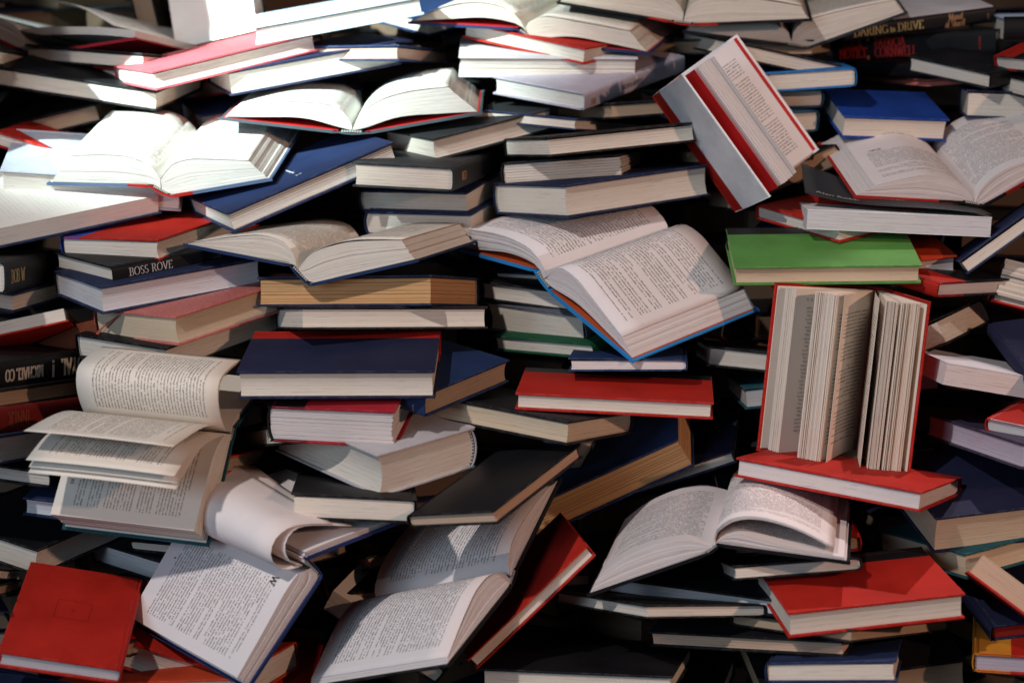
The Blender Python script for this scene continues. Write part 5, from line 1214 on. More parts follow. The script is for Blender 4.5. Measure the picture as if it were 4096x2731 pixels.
 {'id': 'c138', 'dims': [0.1675, 0.2512, 0.0163], 'R': [[0.996, -0.0344, 0.0822], [0.0017, 0.9299, 0.3678], [-0.0891, -0.3662, 0.9262]], 'loc': [-0.5288, -0.1107, 0.1956], 'col': 'black', 'paper': 'tan', 'lab': 'tan paged book in the gap right of the big red cover', 'spine': 2},
 {'id': 'c110', 'dims': [0.1555, 0.2342, 0.0463], 'R': [[0.9881, 0.1526, -0.0191], [-0.1538, 0.9791, -0.133], [-0.0016, 0.1344, 0.9909]], 'loc': [-0.1946, -0.0011, 0.4701], 'col': 'crimson', 'paper': 'pinkwhite', 'lab': 'crimson edged hardback with pale pink pages below the dark navy cover', 'spine': 3, 'q': 0.3, 'qc': 'black', 'jag': 1},
 {'id': 'c111', 'dims': [0.149, 0.2317, 0.0331], 'R': [[-0.0097, 0.9999, -0.0075], [-0.9969, -0.0103, -0.0777], [-0.0777, 0.0068, 0.997]], 'loc': [-0.2048, -0.0448, 0.5181], 'col': 'darknavy', 'paper': 'cream', 'lab': 'dark navy hardback with a red far edge, cover towards the viewer, at centre left', 'spine': 2, 'q': 0.2, 'qc': 'red'},
 {'id': 'c112', 'dims': [0.1602, 0.2381, 0.0365], 'R': [[-0.3412, 0.94, -0.0033], [-0.9111, -0.3299, 0.2473], [0.2314, 0.0874, 0.9689]], 'loc': [-0.1818, 0.0928, 0.5713], 'col': 'navy', 'paper': 'brown', 'lab': 'navy hardback with browned orange pages under the small open book', 'spine': 2, 'hb': 1, 'strata': 700},
 {'id': 'c113', 'dims': [0.1579, 0.2357, 0.0271], 'R': [[0.3154, 0.949, -0.0025], [-0.92, 0.3064, 0.2446], [0.2329, -0.0748, 0.9696]], 'loc': [-0.1663, 0.0582, 0.5508], 'col': 'black', 'paper': 'cream', 'lab': 'black hardback with clean cream pages under the browned one', 'spine': 2, 'hb': 1},
 {'id': 'c107', 'dims': [0.1602, 0.2397, 0.0295], 'R': [[0.623, -0.7816, 0.0311], [0.781, 0.6192, -0.0811], [0.0441, 0.0748, 0.9962]], 'loc': [-0.1471, 0.0258, 0.4989], 'col': 'navyblue', 'paper': 'tan', 'lab': 'navy blue hardback with a silver emblem on its spine under the dark navy cover', 'spine': 3, 'title': 'emblem', 'spec': [('', 'logo', 0.55, 0.78, 0.2, 'silver'), ('NOVEL', 'rot', 0.06, 0.93, 0.15, 'silver')]},
 {'id': 'c106', 'dims': [0.1414, 0.2093, 0.0274], 'R': [[-0.5948, 0.8009, 0.0698], [-0.7898, -0.5983, 0.135], [0.1499, 0.0252, 0.9884]], 'loc': [0.0224, -0.0275, 0.4504], 'col': 'black', 'paper': 'beige', 'lab': 'black hardback with peach toned pages below the red one at centre', 'spine': 1},
 {'id': 'c108', 'dims': [0.1495, 0.2165, 0.0513], 'R': [[-0.7553, 0.6552, -0.0129], [-0.6547, -0.7553, -0.0313], [-0.0303, -0.0152, 0.9994]], 'loc': [-0.1695, -0.0317, 0.4089], 'col': 'lightgrey', 'paper': 'cream', 'lab': 'very thick light grey hardback with deep page block at centre', 'spine': 1, 'hb': 1},
 {'id': 'c109', 'dims': [0.1446, 0.2241, 0.0281], 'R': [[-0.9959, 0.0734, 0.052], [-0.0616, -0.9778, 0.2004], [0.0656, 0.1964, 0.9783]], 'loc': [-0.1893, -0.0955, 0.3702], 'col': 'black', 'paper': 'cream', 'lab': 'black hardback under the very thick light grey one, striped headband at its right', 'spine': 1, 'hb': 1},
 {'id': 'c139', 'dims': [0.1656, 0.2479, 0.0278], 'R': [[0.997, 0.0376, -0.0674], [-0.0188, 0.9653, 0.2603], [0.0749, -0.2583, 0.9632]], 'loc': [-0.4187, 0.0556, 0.4149], 'col': 'black', 'paper': 'cream', 'lab': 'shadowed page block in the gap left of the crimson edged hardback', 'spine': 2},
 {'id': 'c140', 'dims': [0.1671, 0.251, 0.0227], 'R': [[-0.9393, 0.333, -0.0824], [-0.3417, -0.8873, 0.3096], [0.03, 0.319, 0.9473]], 'loc': [-0.2588, 0.0627, 0.3978], 'col': 'black', 'paper': 'cream', 'lab': 'dark covered book second in the gap left of the crimson edged hardback', 'spine': 2},
 {'id': 'c141', 'dims': [0.168, 0.253, 0.0186], 'R': [[0.9963, 0.0856, 0.0082], [-0.0848, 0.9623, 0.2584], [0.0142, -0.2581, 0.966]], 'loc': [-0.4119, 0.0172, 0.3829], 'col': 'orange', 'paper': 'tan', 'lab': 'orange red book lowest in the gap left of the crimson edged hardback', 'spine': 2},
 {'id': 'c142', 'dims': [0.1655, 0.2483, 0.0207], 'R': [[0.5705, 0.8213, 0.0028], [-0.8213, 0.5705, 0.0026], [0.0005, -0.0038, 1.0]], 'loc': [-0.2841, 0.1174, 0.3521], 'col': 'slate', 'paper': 'cream', 'lab': 'slate grey cover behind the curling pages', 'spine': 2},
 {'id': 'c100', 'dims': [0.1511, 0.235, 0.0202], 'R': [[-0.0916, 0.9953, 0.03], [-0.994, -0.0932, 0.0576], [0.0602, -0.0245, 0.9979]], 'loc': [0.1274, -0.0214, 0.4814], 'col': 'red', 'paper': 'cream', 'lab': 'red hardback with a black spine, lying level at the centre of the pile', 'spine': 2, 'q': 0.2, 'qc': 'black'},
 {'id': 'c101', 'dims': [0.1455, 0.2278, 0.0147], 'R': [[-0.9957, -0.0917, -0.0114], [0.0883, -0.9807, 0.1742], [-0.0271, 0.1724, 0.9846]], 'loc': [0.1518, 0.0837, 0.5001], 'col': 'navyblue', 'paper': 'pinkwhite', 'lab': 'thin navy blue hardback under the blue open book at centre', 'spine': 1},
 {'id': 'c102', 'dims': [0.1676, 0.2513, 0.0179], 'R': [[-0.3236, 0.9455, -0.0366], [-0.9445, -0.325, -0.0471], [-0.0564, 0.0193, 0.9982]], 'loc': [0.1228, 0.2481, 0.5792], 'col': 'darknavy', 'paper': 'cream', 'lab': 'thin dark navy book under the left wing of the blue open book', 'spine': 2},
 {'id': 'c103', 'dims': [0.1677, 0.2516, 0.0253], 'R': [[-0.496, 0.8679, -0.0283], [-0.8664, -0.4968, -0.051], [-0.0584, -0.0008, 0.9983]], 'loc': [0.1089, 0.2022, 0.5608], 'col': 'black', 'paper': 'cream', 'lab': 'black hardback with grey pages, second under the blue open book', 'spine': 2},
 {'id': 'c104', 'dims': [0.1698, 0.2532, 0.0397], 'R': [[-0.7658, -0.6279, -0.1389], [0.6415, -0.7609, -0.0969], [-0.0448, -0.1633, 0.9856]], 'loc': [0.1128, 0.2463, 0.5354], 'col': 'slate', 'paper': 'cream', 'lab': 'thick slate grey hardback, third under the blue open book', 'spine': 1},
 {'id': 'c105', 'dims': [0.1668, 0.2508, 0.0203], 'R': [[-0.7705, -0.6237, -0.1317], [0.6296, -0.7769, -0.0035], [-0.1001, -0.0856, 0.9913]], 'loc': [0.1191, 0.2156, 0.5107], 'col': 'darkgreen', 'paper': 'cream', 'lab': 'green edged hardback at the bottom of the stack under the blue open book', 'spine': 1},
 {'id': 'c160', 'dims': [0.1717, 0.2577, 0.0302], 'R': [[-0.906, 0.2131, -0.3657], [-0.2536, -0.9651, 0.0658], [-0.3389, 0.1524, 0.9284]], 'loc': [0.3542, 0.4226, 0.6693], 'col': 'black', 'paper': 'tan', 'lab': 'tan paged book in the gap below the leaning red and white book', 'spine': 2},
 {'id': 'c159', 'dims': [0.1704, 0.2557, 0.0223], 'R': [[0.3323, -0.9424, -0.0379], [0.9425, 0.3333, -0.0236], [0.0349, -0.0279, 0.999]], 'loc': [0.4487, 0.2431, 0.6095], 'col': 'navy', 'paper': 'greywhite', 'lab': 'navy book with blue lit pages in the gap left of the green book', 'spine': 2},
 {'id': 'c161', 'dims': [0.1696, 0.2542, 0.0199], 'R': [[0.9198, 0.3876, 0.0617], [-0.3921, 0.9007, 0.1868], [0.0169, -0.196, 0.9805]], 'loc': [0.1821, 0.3497, 0.592], 'col': 'navyblue', 'paper': 'greywhite', 'lab': 'blue book behind the upper corner of the blue open book', 'spine': 2},
 {'id': 'c91', 'dims': [0.1702, 0.2553, 0.0433], 'R': [[-0.0723, 0.8584, -0.5079], [-0.9726, -0.1734, -0.1547], [-0.2209, 0.4828, 0.8474]], 'loc': [0.1258, 0.1037, 0.3455], 'col': 'navyblue', 'paper': 'brown', 'lab': 'navy blue hardback with thick browned pages sloping up right, centre bottom', 'spine': 2, 'strata': 600},
 {'id': 'c89', 'dims': [0.1246, 0.1922, 0.0158], 'R': [[0.8135, 0.5187, -0.2631], [-0.5303, 0.8473, 0.0308], [0.2389, 0.1144, 0.9643]], 'loc': [-0.0165, -0.1688, 0.4146], 'col': 'black', 'paper': 'peach', 'lab': 'large black hardback tilted with peach page edges, above the bottom centre open book', 'spine': 2},
 {'id': 'c90', 'dims': [0.177, 0.2653, 0.0193], 'R': [[-0.3294, 0.157, -0.9311], [-0.6396, -0.7624, 0.0977], [-0.6945, 0.6277, 0.3516]], 'loc': [0.1094, 0.1539, 0.3897], 'col': 'black', 'paper': 'peach', 'lab': 'black book on end with peach pages behind the tilted black hardback', 'spine': 2},
 {'id': 'c92', 'dims': [0.1689, 0.2534, 0.016], 'R': [[0.9077, 0.1646, -0.386], [-0.1736, 0.9847, 0.0115], [0.382, 0.0566, 0.9224]], 'loc': [0.2294, 0.1613, 0.3604], 'col': 'darknavy', 'paper': 'cream', 'lab': 'dark navy book propped up with its cover to the viewer behind the right open book', 'spine': 3},
 {'id': 'c88', 'dims': [0.1383, 0.1918, 0.0163], 'R': [[0.2081, 0.7238, -0.6579], [-0.9766, 0.1906, -0.0993], [0.0535, 0.6631, 0.7466]], 'loc': [0.0146, -0.1268, 0.2718], 'col': 'red', 'paper': 'cream', 'lab': 'red hardback slanting down left beneath the bottom centre open book', 'spine': 2},
 {'id': 'c143', 'dims': [0.1615, 0.2422, 0.0114], 'R': [[0.9652, -0.0426, -0.2579], [0.1286, 0.9364, 0.3265], [0.2276, -0.3483, 0.9093]], 'loc': [-0.2886, -0.0223, 0.2578], 'col': 'black', 'paper': 'tan', 'lab': 'tan paged book under the blue cover of the curling book', 'spine': 2},
 {'id': 'c144', 'dims': [0.1782, 0.2676, 0.0179], 'R': [[-0.9114, 0.3699, -0.1804], [-0.409, -0.8631, 0.2963], [-0.0461, 0.3438, 0.9379]], 'loc': [-0.1494, 0.1263, 0.2153], 'col': 'black', 'paper': 'tan', 'lab': 'dim page block in the dark right of the curling book', 'spine': 2},
 {'id': 'c145', 'dims': [0.1685, 0.2528, 0.0342], 'R': [[0.2209, 0.9749, -0.0272], [-0.9753, 0.221, -0.0004], [0.0056, 0.0266, 0.9996]], 'loc': [-0.1194, 0.0401, 0.211], 'col': 'black', 'paper': 'tan', 'lab': 'tan page block left of the bottom centre open book', 'spine': 2},
 {'id': 'c146', 'dims': [0.1694, 0.2541, 0.0197], 'R': [[-0.9828, 0.1815, 0.0339], [-0.1842, -0.9767, -0.11], [0.0132, -0.1144, 0.9934]], 'loc': [-0.0065, 0.0717, 0.2565], 'col': 'black', 'paper': 'cream', 'lab': 'black book with a white lit end left of the lower right open book', 'spine': 1},
 {'id': 'c147', 'dims': [0.1597, 0.2394, 0.0146], 'R': [[-0.9145, 0.4041, 0.021], [-0.3751, -0.8661, 0.3305], [0.1517, 0.2944, 0.9436]], 'loc': [0.1741, -0.1325, 0.2519], 'col': 'black', 'paper': 'cream', 'lab': 'grey page strip in the dark below the lower right open book', 'spine': 2},
 {'id': 'c148', 'dims': [0.1644, 0.2466, 0.0251], 'R': [[0.9405, 0.2485, 0.2318], [-0.2989, 0.9294, 0.2164], [-0.1616, -0.2728, 0.9484]], 'loc': [0.1904, 0.2105, 0.5193], 'col': 'red', 'paper': 'pinkwhite', 'lab': 'red hardback tucked behind the right corner of the blue open book', 'spine': 2},
 {'id': 'c149', 'dims': [0.1686, 0.2532, 0.0256], 'R': [[0.0029, 0.9945, 0.1046], [-0.9802, -0.0179, 0.1974], [0.1981, -0.1031, 0.9747]], 'loc': [0.3743, 0.1528, 0.4683], 'col': 'black', 'paper': 'cream', 'lab': 'black hardback with torn page corner left of the standing open book', 'spine': 2},
 {'id': 'c150', 'dims': [0.1682, 0.253, 0.0267], 'R': [[0.0233, 0.9951, -0.0963], [-0.9888, 0.0371, 0.1444], [0.1473, 0.0919, 0.9848]], 'loc': [0.4224, 0.1503, 0.4421], 'col': 'teal', 'paper': 'greywhite', 'lab': 'teal covered book behind the left edge of the standing open book', 'spine': 2},
 {'id': 'c60', 'dims': [0.1448, 0.2309, 0.0245], 'R': [[-0.033, 0.9991, -0.0253], [-0.9879, -0.0364, -0.1507], [-0.1515, 0.02, 0.9883]], 'loc': [0.3934, 0.1063, 0.6244], 'col': 'green', 'paper': 'beige', 'lab': 'bright green hardback with a black spine strip, right of centre', 'spine': 2, 'q': 0.2, 'qc': 'black'},
 {'id': 'c61', 'dims': [0.1599, 0.2398, 0.0227], 'R': [[0.1486, 0.9872, -0.0585], [-0.9809, 0.1397, -0.1357], [-0.1258, 0.0775, 0.989]], 'loc': [0.4415, 0.1799, 0.6096], 'col': 'orange', 'paper': 'pinkwhite', 'lab': 'orange red hardback right behind the green one', 'spine': 2},
 {'id': 'c62', 'dims': [0.1526, 0.2332, 0.019], 'R': [[0.8022, -0.5856, 0.1166], [0.5869, 0.8092, 0.0261], [-0.1097, 0.0475, 0.9928]], 'loc': [0.5168, 0.1633, 0.5965], 'col': 'black', 'paper': 'pinkwhite', 'lab': 'thin black hardback with a red spine right of the green book', 'spine': 3, 'q': 0.35, 'qc': 'red'},
 {'id': 'c64', 'dims': [0.1818, 0.2727, 0.0144], 'R': [[0.8227, -0.533, -0.1978], [0.5264, 0.8456, -0.0888], [0.2145, -0.0311, 0.9762]], 'loc': [0.8447, 0.3054, 0.521], 'col': 'navyblue', 'paper': 'cream', 'lab': 'navy blue book peeking out under the red cover at the right edge', 'spine': 3},
 {'id': 'c65', 'dims': [0.1631, 0.2446, 0.0579], 'R': [[-0.2279, 0.9389, 0.258], [-0.9389, -0.282, 0.1972], [0.2579, -0.1973, 0.9458]], 'loc': [0.747, 0.1418, 0.5315], 'col': 'red', 'paper': 'cream', 'lab': 'red covered book with fanned white pages at the right edge', 'spine': 1, 'jag': 2, 'top': 'page'},
 {'id': 'c66', 'dims': [0.1653, 0.2479, 0.0331], 'R': [[-0.5568, 0.7259, -0.4039], [-0.83, -0.4671, 0.3047], [0.0325, 0.5049, 0.8626]], 'loc': [0.4975, 0.146, 0.4762], 'col': 'black', 'paper': 'cream', 'lab': 'black hardback rising to the right behind the standing open book', 'spine': 1, 'hb': 1},
 {'id': 'c67', 'dims': [0.1149, 0.2004, 0.0195], 'R': [[0.991, -0.1163, -0.0656], [0.0971, 0.9651, -0.243], [0.0916, 0.2345, 0.9678]], 'loc': [0.6716, -0.0196, 0.5193], 'col': 'darknavy', 'paper': 'cream', 'lab': 'dark navy hardback with faint spine letters at the right edge', 'spine': 3},
 {'id': 'c68', 'dims': [0.1377, 0.2115, 0.0266], 'R': [[0.1485, 0.972, 0.1823], [-0.9836, 0.1262, 0.1286], [0.102, -0.1984, 0.9748]], 'loc': [0.6088, 0.0126, 0.4871], 'col': 'offwhite', 'paper': 'pinkwhite', 'lab': 'off white paperback with red lit end right of the standing open book', 'spine': 2, 'kind': 'paperback', 'name': 'paperback_book'},
 {'id': 'c69', 'dims': [0.1613, 0.2413, 0.0291], 'R': [[-0.9711, 0.2305, 0.0624], [-0.2176, -0.9618, 0.1662], [0.0983, 0.1478, 0.9841]], 'loc': [0.6321, -0.0518, 0.4225], 'col': 'aubergine', 'paper': 'lilacwhite', 'lab': 'aubergine hardback with lilac page edge below the off white paperback', 'spine': 2},
 {'id': 'c70', 'dims': [0.1595, 0.2393, 0.0187], 'R': [[0.697, 0.7112, -0.0914], [-0.7165, 0.6959, -0.0484], [0.0292, 0.0993, 0.9946]], 'loc': [0.7074, -0.0571, 0.474], 'col': 'lightgrey', 'paper': 'pinkwhite', 'lab': 'light grey hardback with a rounded red spine at the right edge', 'spine': 3, 'q': 0.35, 'qc': 'red'},
 {'id': 'c154', 'dims': [0.1752, 0.2627, 0.0197], 'R': [[0.9064, 0.4216, 0.0266], [-0.4103, 0.8633, 0.2939], [0.1009, -0.2773, 0.9555]], 'loc': [0.4821, 0.1738, 0.339], 'col': 'black', 'paper': 'tan', 'lab': 'dim page block behind the foot of the standing open book', 'spine': 2},
 {'id': 'c155', 'dims': [0.174, 0.2613, 0.009], 'R': [[0.9342, 0.3434, 0.0965], [-0.3565, 0.8888, 0.288], [0.0131, -0.3034, 0.9528]], 'loc': [0.4705, 0.1799, 0.3675], 'col': 'red', 'paper': 'tan', 'lab': 'dim red edged book above the dim page block right of the standing book', 'spine': 2},
 {'id': 'c71', 'dims': [0.1525, 0.2302, 0.0226], 'R': [[-0.5132, 0.8535, 0.0909], [-0.8414, -0.5212, 0.1428], [0.1693, -0.0032, 0.9856]], 'loc': [0.4033, -0.0943, 0.3957], 'col': 'red', 'paper': 'pinkwhite', 'lab': 'red hardback lying flat under the standing open book', 'spine': 1},
 {'id': 'c72', 'dims': [0.1616, 0.2423, 0.0466], 'R': [[0.1827, 0.9829, -0.0233], [-0.9688, 0.176, -0.1745], [-0.1675, 0.0544, 0.9844]], 'loc': [0.6024, -0.0462, 0.3493], 'col': 'darknavy', 'paper': 'beige', 'lab': 'thick dark navy hardback with beige pages at the right, below the flat red one', 'spine': 2},
 {'id': 'c73', 'dims': [0.1625, 0.2444, 0.0298], 'R': [[0.4537, 0.8853, -0.1016], [-0.8804, 0.463, 0.1029], [0.1382, 0.0428, 0.9895]], 'loc': [0.6054, -0.0421, 0.3001], 'col': 'teal', 'paper': 'beige', 'lab': 'teal hardback under the thick dark navy one at right', 'spine': 2},
 {'id': 'c74', 'dims': [0.1583, 0.2375, 0.0277], 'R': [[-0.1989, 0.7729, 0.6026], [-0.9012, -0.3858, 0.1974], [0.385, -0.5038, 0.7733]], 'loc': [0.629, -0.1877, 0.2428], 'col': 'red', 'paper': 'peach', 'lab': 'red covered book lying open at the right edge near the bottom', 'spine': 1, 'top': 'page'},
 {'id': 'c75', 'dims': [0.1611, 0.2417, 0.0203], 'R': [[0.9906, -0.1197, -0.0657], [0.1118, 0.9873, -0.1131], [0.0784, 0.1047, 0.9914]], 'loc': [0.6214, -0.0765, 0.2618], 'col': 'darknavy', 'paper': 'redpaper', 'lab': 'dark navy hardback with red stained page edges at the lower right edge', 'spine': 3},
 {'id': 'c76', 'dims': [0.1604, 0.2406, 0.0244], 'R': [[0.9673, 0.2476, -0.0556], [-0.2506, 0.9665, -0.0554], [0.04, 0.0675, 0.9969]], 'loc': [0.6382, -0.1331, 0.228], 'col': 'red', 'paper': 'lilacwhite', 'lab': 'red hardback with a yellow spine in the bottom right corner', 'spine': 3, 'q': 0.27, 'qc': 'yellow'},
 {'id': 'c77', 'dims': [0.1636, 0.2454, 0.038], 'R': [[0.0855, 0.9909, -0.1038], [-0.9933, 0.0766, -0.0865], [-0.0778, 0.1105, 0.9908]], 'loc': [0.4117, -0.1102, 0.1653], 'col': 'black', 'paper': 'tan', 'lab': 'black hardback with tan pages at the bottom right beside the yellow spine', 'spine': 2},
 {'id': 'c78', 'dims': [0.1432, 0.2043, 0.0291], 'R': [[0.1277, 0.9902, -0.0569], [-0.9917, 0.1266, -0.022], [-0.0146, 0.0593, 0.9981]], 'loc': [0.3992, -0.2058, 0.293], 'col': 'red', 'paper': 'cream', 'lab': 'red hardback with a patch of bright light on its cover, lower right', 'spine': 2, 'q': 0.2, 'qc': 'black'},
 {'id': 'c79', 'dims': [0.1613, 0.2417, 0.0128], 'R': [[0.7674, 0.6384, 0.06], [-0.6242, 0.7223, 0.2976], [0.1466, -0.2659, 0.9528]], 'loc': [0.3941, -0.1524, 0.2372], 'col': 'black', 'paper': 'tan', 'lab': 'black hardback with tan pages under the bright patched red one', 'spine': 2},
 {'id': 'c80', 'dims': [0.16, 0.2399, 0.0177], 'R': [[-0.4501, 0.8777, -0.1643], [-0.8907, -0.4543, 0.0133], [-0.063, 0.1523, 0.9863]], 'loc': [0.3061, -0.1455, 0.2411], 'col': 'black', 'paper': 'peach', 'lab': 'flat black hardback with peach page edge at bottom right of centre', 'spine': 2},
 {'id': 'c81', 'dims': [0.1448, 0.2239, 0.0227], 'R': [[0.9703, 0.239, -0.0377], [-0.2161, 0.926, 0.3097], [0.1089, -0.2923, 0.9501]], 'loc': [0.3795, -0.2081, 0.2101], 'col': 'blue', 'paper': 'cream', 'lab': 'blue hardback at the bottom edge under the flat black one', 'spine': 3},
 {'id': 'c82', 'dims': [0.1623, 0.2426, 0.0209], 'R': [[-0.6018, 0.79, -0.1171], [-0.7983, -0.5995, 0.0582], [-0.0242, 0.1285, 0.9914]], 'loc': [0.2618, -0.0783, 0.2642], 'col': 'black', 'paper': 'greywhite', 'lab': 'long black hardback with grey white pages under the lower right open book', 'spine': 2},
 {'id': 'c83', 'dims': [0.1487, 0.2295, 0.0156], 'R': [[-0.9969, -0.014, -0.0778], [-0.0127, -0.9429, 0.3329], [-0.078, 0.3328, 0.9398]], 'loc': [0.3282, -0.114, 0.2949], 'col': 'black', 'paper': 'cream', 'lab': 'small black hardback directly beneath the lower right open book', 'spine': 1},
 {'id': 'c84', 'dims': [0.1525, 0.2345, 0.0213], 'R': [[-0.9992, 0.0114, -0.0384], [-0.0083, -0.9969, -0.0781], [-0.0392, -0.0777, 0.9962]], 'loc': [0.3397, -0.0127, 0.3314], 'col': 'black', 'paper': 'tan', 'lab': 'tan paged book showing behind the right cover of the lower right open book', 'spine': 1, 'q': 0.15, 'qc': 'red'},
 {'id': 'c85', 'dims': [0.1541, 0.2269, 0.0216], 'R': [[-0.249, 0.9681, -0.0264], [-0.954, -0.2405, 0.179], [0.1669, 0.0698, 0.9835]], 'loc': [0.0929, -0.1566, 0.1801], 'col': 'black', 'paper': 'cream', 'lab': 'large black cover lying flat at the bottom centre', 'spine': 2},
 {'id': 'c86', 'dims': [0.1692, 0.2538, 0.0317], 'R': [[-0.2739, 0.9617, 0.0003], [-0.9617, -0.2739, 0.0009], [0.0009, -0.0, 1.0]], 'loc': [0.1367, -0.1011, 0.1291], 'col': 'black', 'paper': 'cream', 'lab': 'black cover with a light edge at the bottom right of the large black one', 'spine': 2},
 {'id': 'c87', 'dims': [0.1726, 0.2589, 0.0324], 'R': [[-0.8448, -0.2914, 0.4487], [0.2484, -0.9564, -0.1534], [0.4739, -0.0182, 0.8804]], 'loc': [-0.1283, 0.0324, 0.1858], 'col': 'black', 'paper': 'cream', 'lab': 'small pale page corner at the bottom edge under the bottom centre open book', 'spine': 2, 'top': 'page'},
 {'id': 'x0', 'dims': [0.16, 0.24, 0.05], 'R': [[-0.891, -0.454, 0.0], [0.454, -0.891, 0.0], [0.0, 0.0, 1.0]], 'loc': [-0.874, 0.2, 0.5], 'col': 'navy', 'paper': 'cream', 'lab': 'navy hardback, first from the bottom of the stack added beyond the left edge to cast shade', 'spine': 2, 'group': 'stack beyond the left edge'},  # out-of-view stack, added to shade the books at upper left
 {'id': 'x1', 'dims': [0.16, 0.24, 0.05], 'R': [[-0.9511, 0.309, 0.0], [-0.309, -0.9511, 0.0], [0.0, 0.0, 1.0]], 'loc': [-0.85, 0.23, 0.552], 'col': 'black', 'paper': 'cream', 'lab': 'black hardback, second from the bottom of the stack added beyond the left edge to cast shade', 'spine': 2, 'group': 'stack beyond the left edge'},
 {'id': 'x2', 'dims': [0.16, 0.24, 0.05], 'R': [[-1.0, -0.0, 0.0], [0.0, -1.0, 0.0], [0.0, 0.0, 1.0]], 'loc': [-0.826, 0.21, 0.604], 'col': 'darkred', 'paper': 'cream', 'lab': 'dark red hardback, third from the bottom of the stack added beyond the left edge to cast shade', 'spine': 2, 'group': 'stack beyond the left edge'},
 {'id': 'x3', 'dims': [0.16, 0.24, 0.05], 'R': [[-0.9511, -0.309, 0.0], [0.309, -0.9511, 0.0], [0.0, 0.0, 1.0]], 'loc': [-0.862, 0.24, 0.656], 'col': 'charcoal', 'paper': 'cream', 'lab': 'charcoal grey hardback, fourth from the bottom of the stack added beyond the left edge to cast shade', 'spine': 2, 'group': 'stack beyond the left edge'},
 {'id': 'x4', 'dims': [0.16, 0.24, 0.05], 'R': [[-0.891, 0.454, 0.0], [-0.454, -0.891, 0.0], [0.0, 0.0, 1.0]], 'loc': [-0.838, 0.22, 0.708], 'col': 'blue', 'paper': 'cream', 'lab': 'blue hardback, fifth from the bottom of the stack added beyond the left edge to cast shade', 'spine': 2, 'group': 'stack beyond the left edge'},
 {'id': 'x5', 'dims': [0.16, 0.24, 0.05], 'R': [[-0.9877, 0.1564, 0.0], [-0.1564, -0.9877, 0.0], [0.0, 0.0, 1.0]], 'loc': [-0.874, 0.2, 0.76], 'col': 'black', 'paper': 'cream', 'lab': 'black hardback, sixth from the bottom of the stack added beyond the left edge to cast shade', 'spine': 2, 'group': 'stack beyond the left edge'},
 {'id': 'x6', 'dims': [0.16, 0.24, 0.05], 'R': [[-0.9877, -0.1564, 0.0], [0.1564, -0.9877, 0.0], [0.0, 0.0, 1.0]], 'loc': [-0.85, 0.23, 0.812], 'col': 'rust', 'paper': 'cream', 'lab': 'rust brown hardback, seventh from the bottom of the stack added beyond the left edge to cast shade', 'spine': 2, 'group': 'stack beyond the left edge'},
 {'id': 'x7', 'dims': [0.16, 0.24, 0.05], 'R': [[-0.891, -0.454, 0.0], [0.454, -0.891, 0.0], [0.0, 0.0, 1.0]], 'loc': [-0.826, 0.21, 0.864], 'col': 'navy', 'paper': 'cream', 'lab': 'navy hardback, eighth from the bottom of the stack added beyond the left edge to cast shade', 'spine': 2, 'group': 'stack beyond the left edge'},
 {'id': 'x8', 'dims': [0.16, 0.24, 0.05], 'R': [[-0.9511, 0.309, 0.0], [-0.309, -0.9511, 0.0], [0.0, 0.0, 1.0]], 'loc': [-0.862, 0.24, 0.916], 'col': 'black', 'paper': 'cream', 'lab': 'black hardback, ninth from the bottom of the stack added beyond the left edge to cast shade', 'spine': 2, 'group': 'stack beyond the left edge'},
 {'id': 'x9', 'dims': [0.16, 0.24, 0.05], 'R': [[-1.0, -0.0, 0.0], [0.0, -1.0, 0.0], [0.0, 0.0, 1.0]], 'loc': [-0.838, 0.22, 0.968], 'col': 'slate', 'paper': 'cream', 'lab': 'slate grey hardback, tenth from the bottom of the stack added beyond the left edge to cast shade', 'spine': 2, 'group': 'stack beyond the left edge'},
 {'id': 'x10', 'dims': [0.16, 0.24, 0.05], 'R': [[-0.9511, -0.309, 0.0], [0.309, -0.9511, 0.0], [0.0, 0.0, 1.0]], 'loc': [-0.874, 0.2, 1.02], 'col': 'red', 'paper': 'cream', 'lab': 'red hardback, eleventh from the bottom of the stack added beyond the left edge to cast shade', 'spine': 2, 'group': 'stack beyond the left edge'},
 {'id': 'x11', 'dims': [0.16, 0.24, 0.05], 'R': [[-0.891, 0.454, 0.0], [-0.454, -0.891, 0.0], [0.0, 0.0, 1.0]], 'loc': [-0.85, 0.23, 1.072], 'col': 'black', 'paper': 'cream', 'lab': 'black hardback, twelfth from the bottom of the stack added beyond the left edge to cast shade', 'spine': 2, 'group': 'stack beyond the left edge'},
 {'id': 'x12', 'dims': [0.16, 0.24, 0.05], 'R': [[-0.9877, 0.1564, 0.0], [-0.1564, -0.9877, 0.0], [0.0, 0.0, 1.0]], 'loc': [-0.826, 0.21, 1.124], 'col': 'navy', 'paper': 'cream', 'lab': 'navy hardback, thirteenth from the bottom of the stack added beyond the left edge to cast shade', 'spine': 2, 'group': 'stack beyond the left edge'},
 {'id': 'x13', 'dims': [0.16, 0.24, 0.05], 'R': [[-0.9877, -0.1564, 0.0], [0.1564, -0.9877, 0.0], [0.0, 0.0, 1.0]], 'loc': [-0.862, 0.24, 1.176], 'col': 'black', 'paper': 'cream', 'lab': 'black hardback, fourteenth from the bottom of the stack added beyond the left edge to cast shade', 'spine': 2, 'group': 'stack beyond the left edge'},
 {'id': 'x14', 'dims': [0.16, 0.24, 0.05], 'R': [[-0.891, -0.454, 0.0], [0.454, -0.891, 0.0], [0.0, 0.0, 1.0]], 'loc': [-0.838, 0.22, 1.228], 'col': 'darkred', 'paper': 'cream', 'lab': 'dark red hardback, fifteenth from the bottom of the stack added beyond the left edge to cast shade', 'spine': 2, 'group': 'stack beyond the left edge'},
]
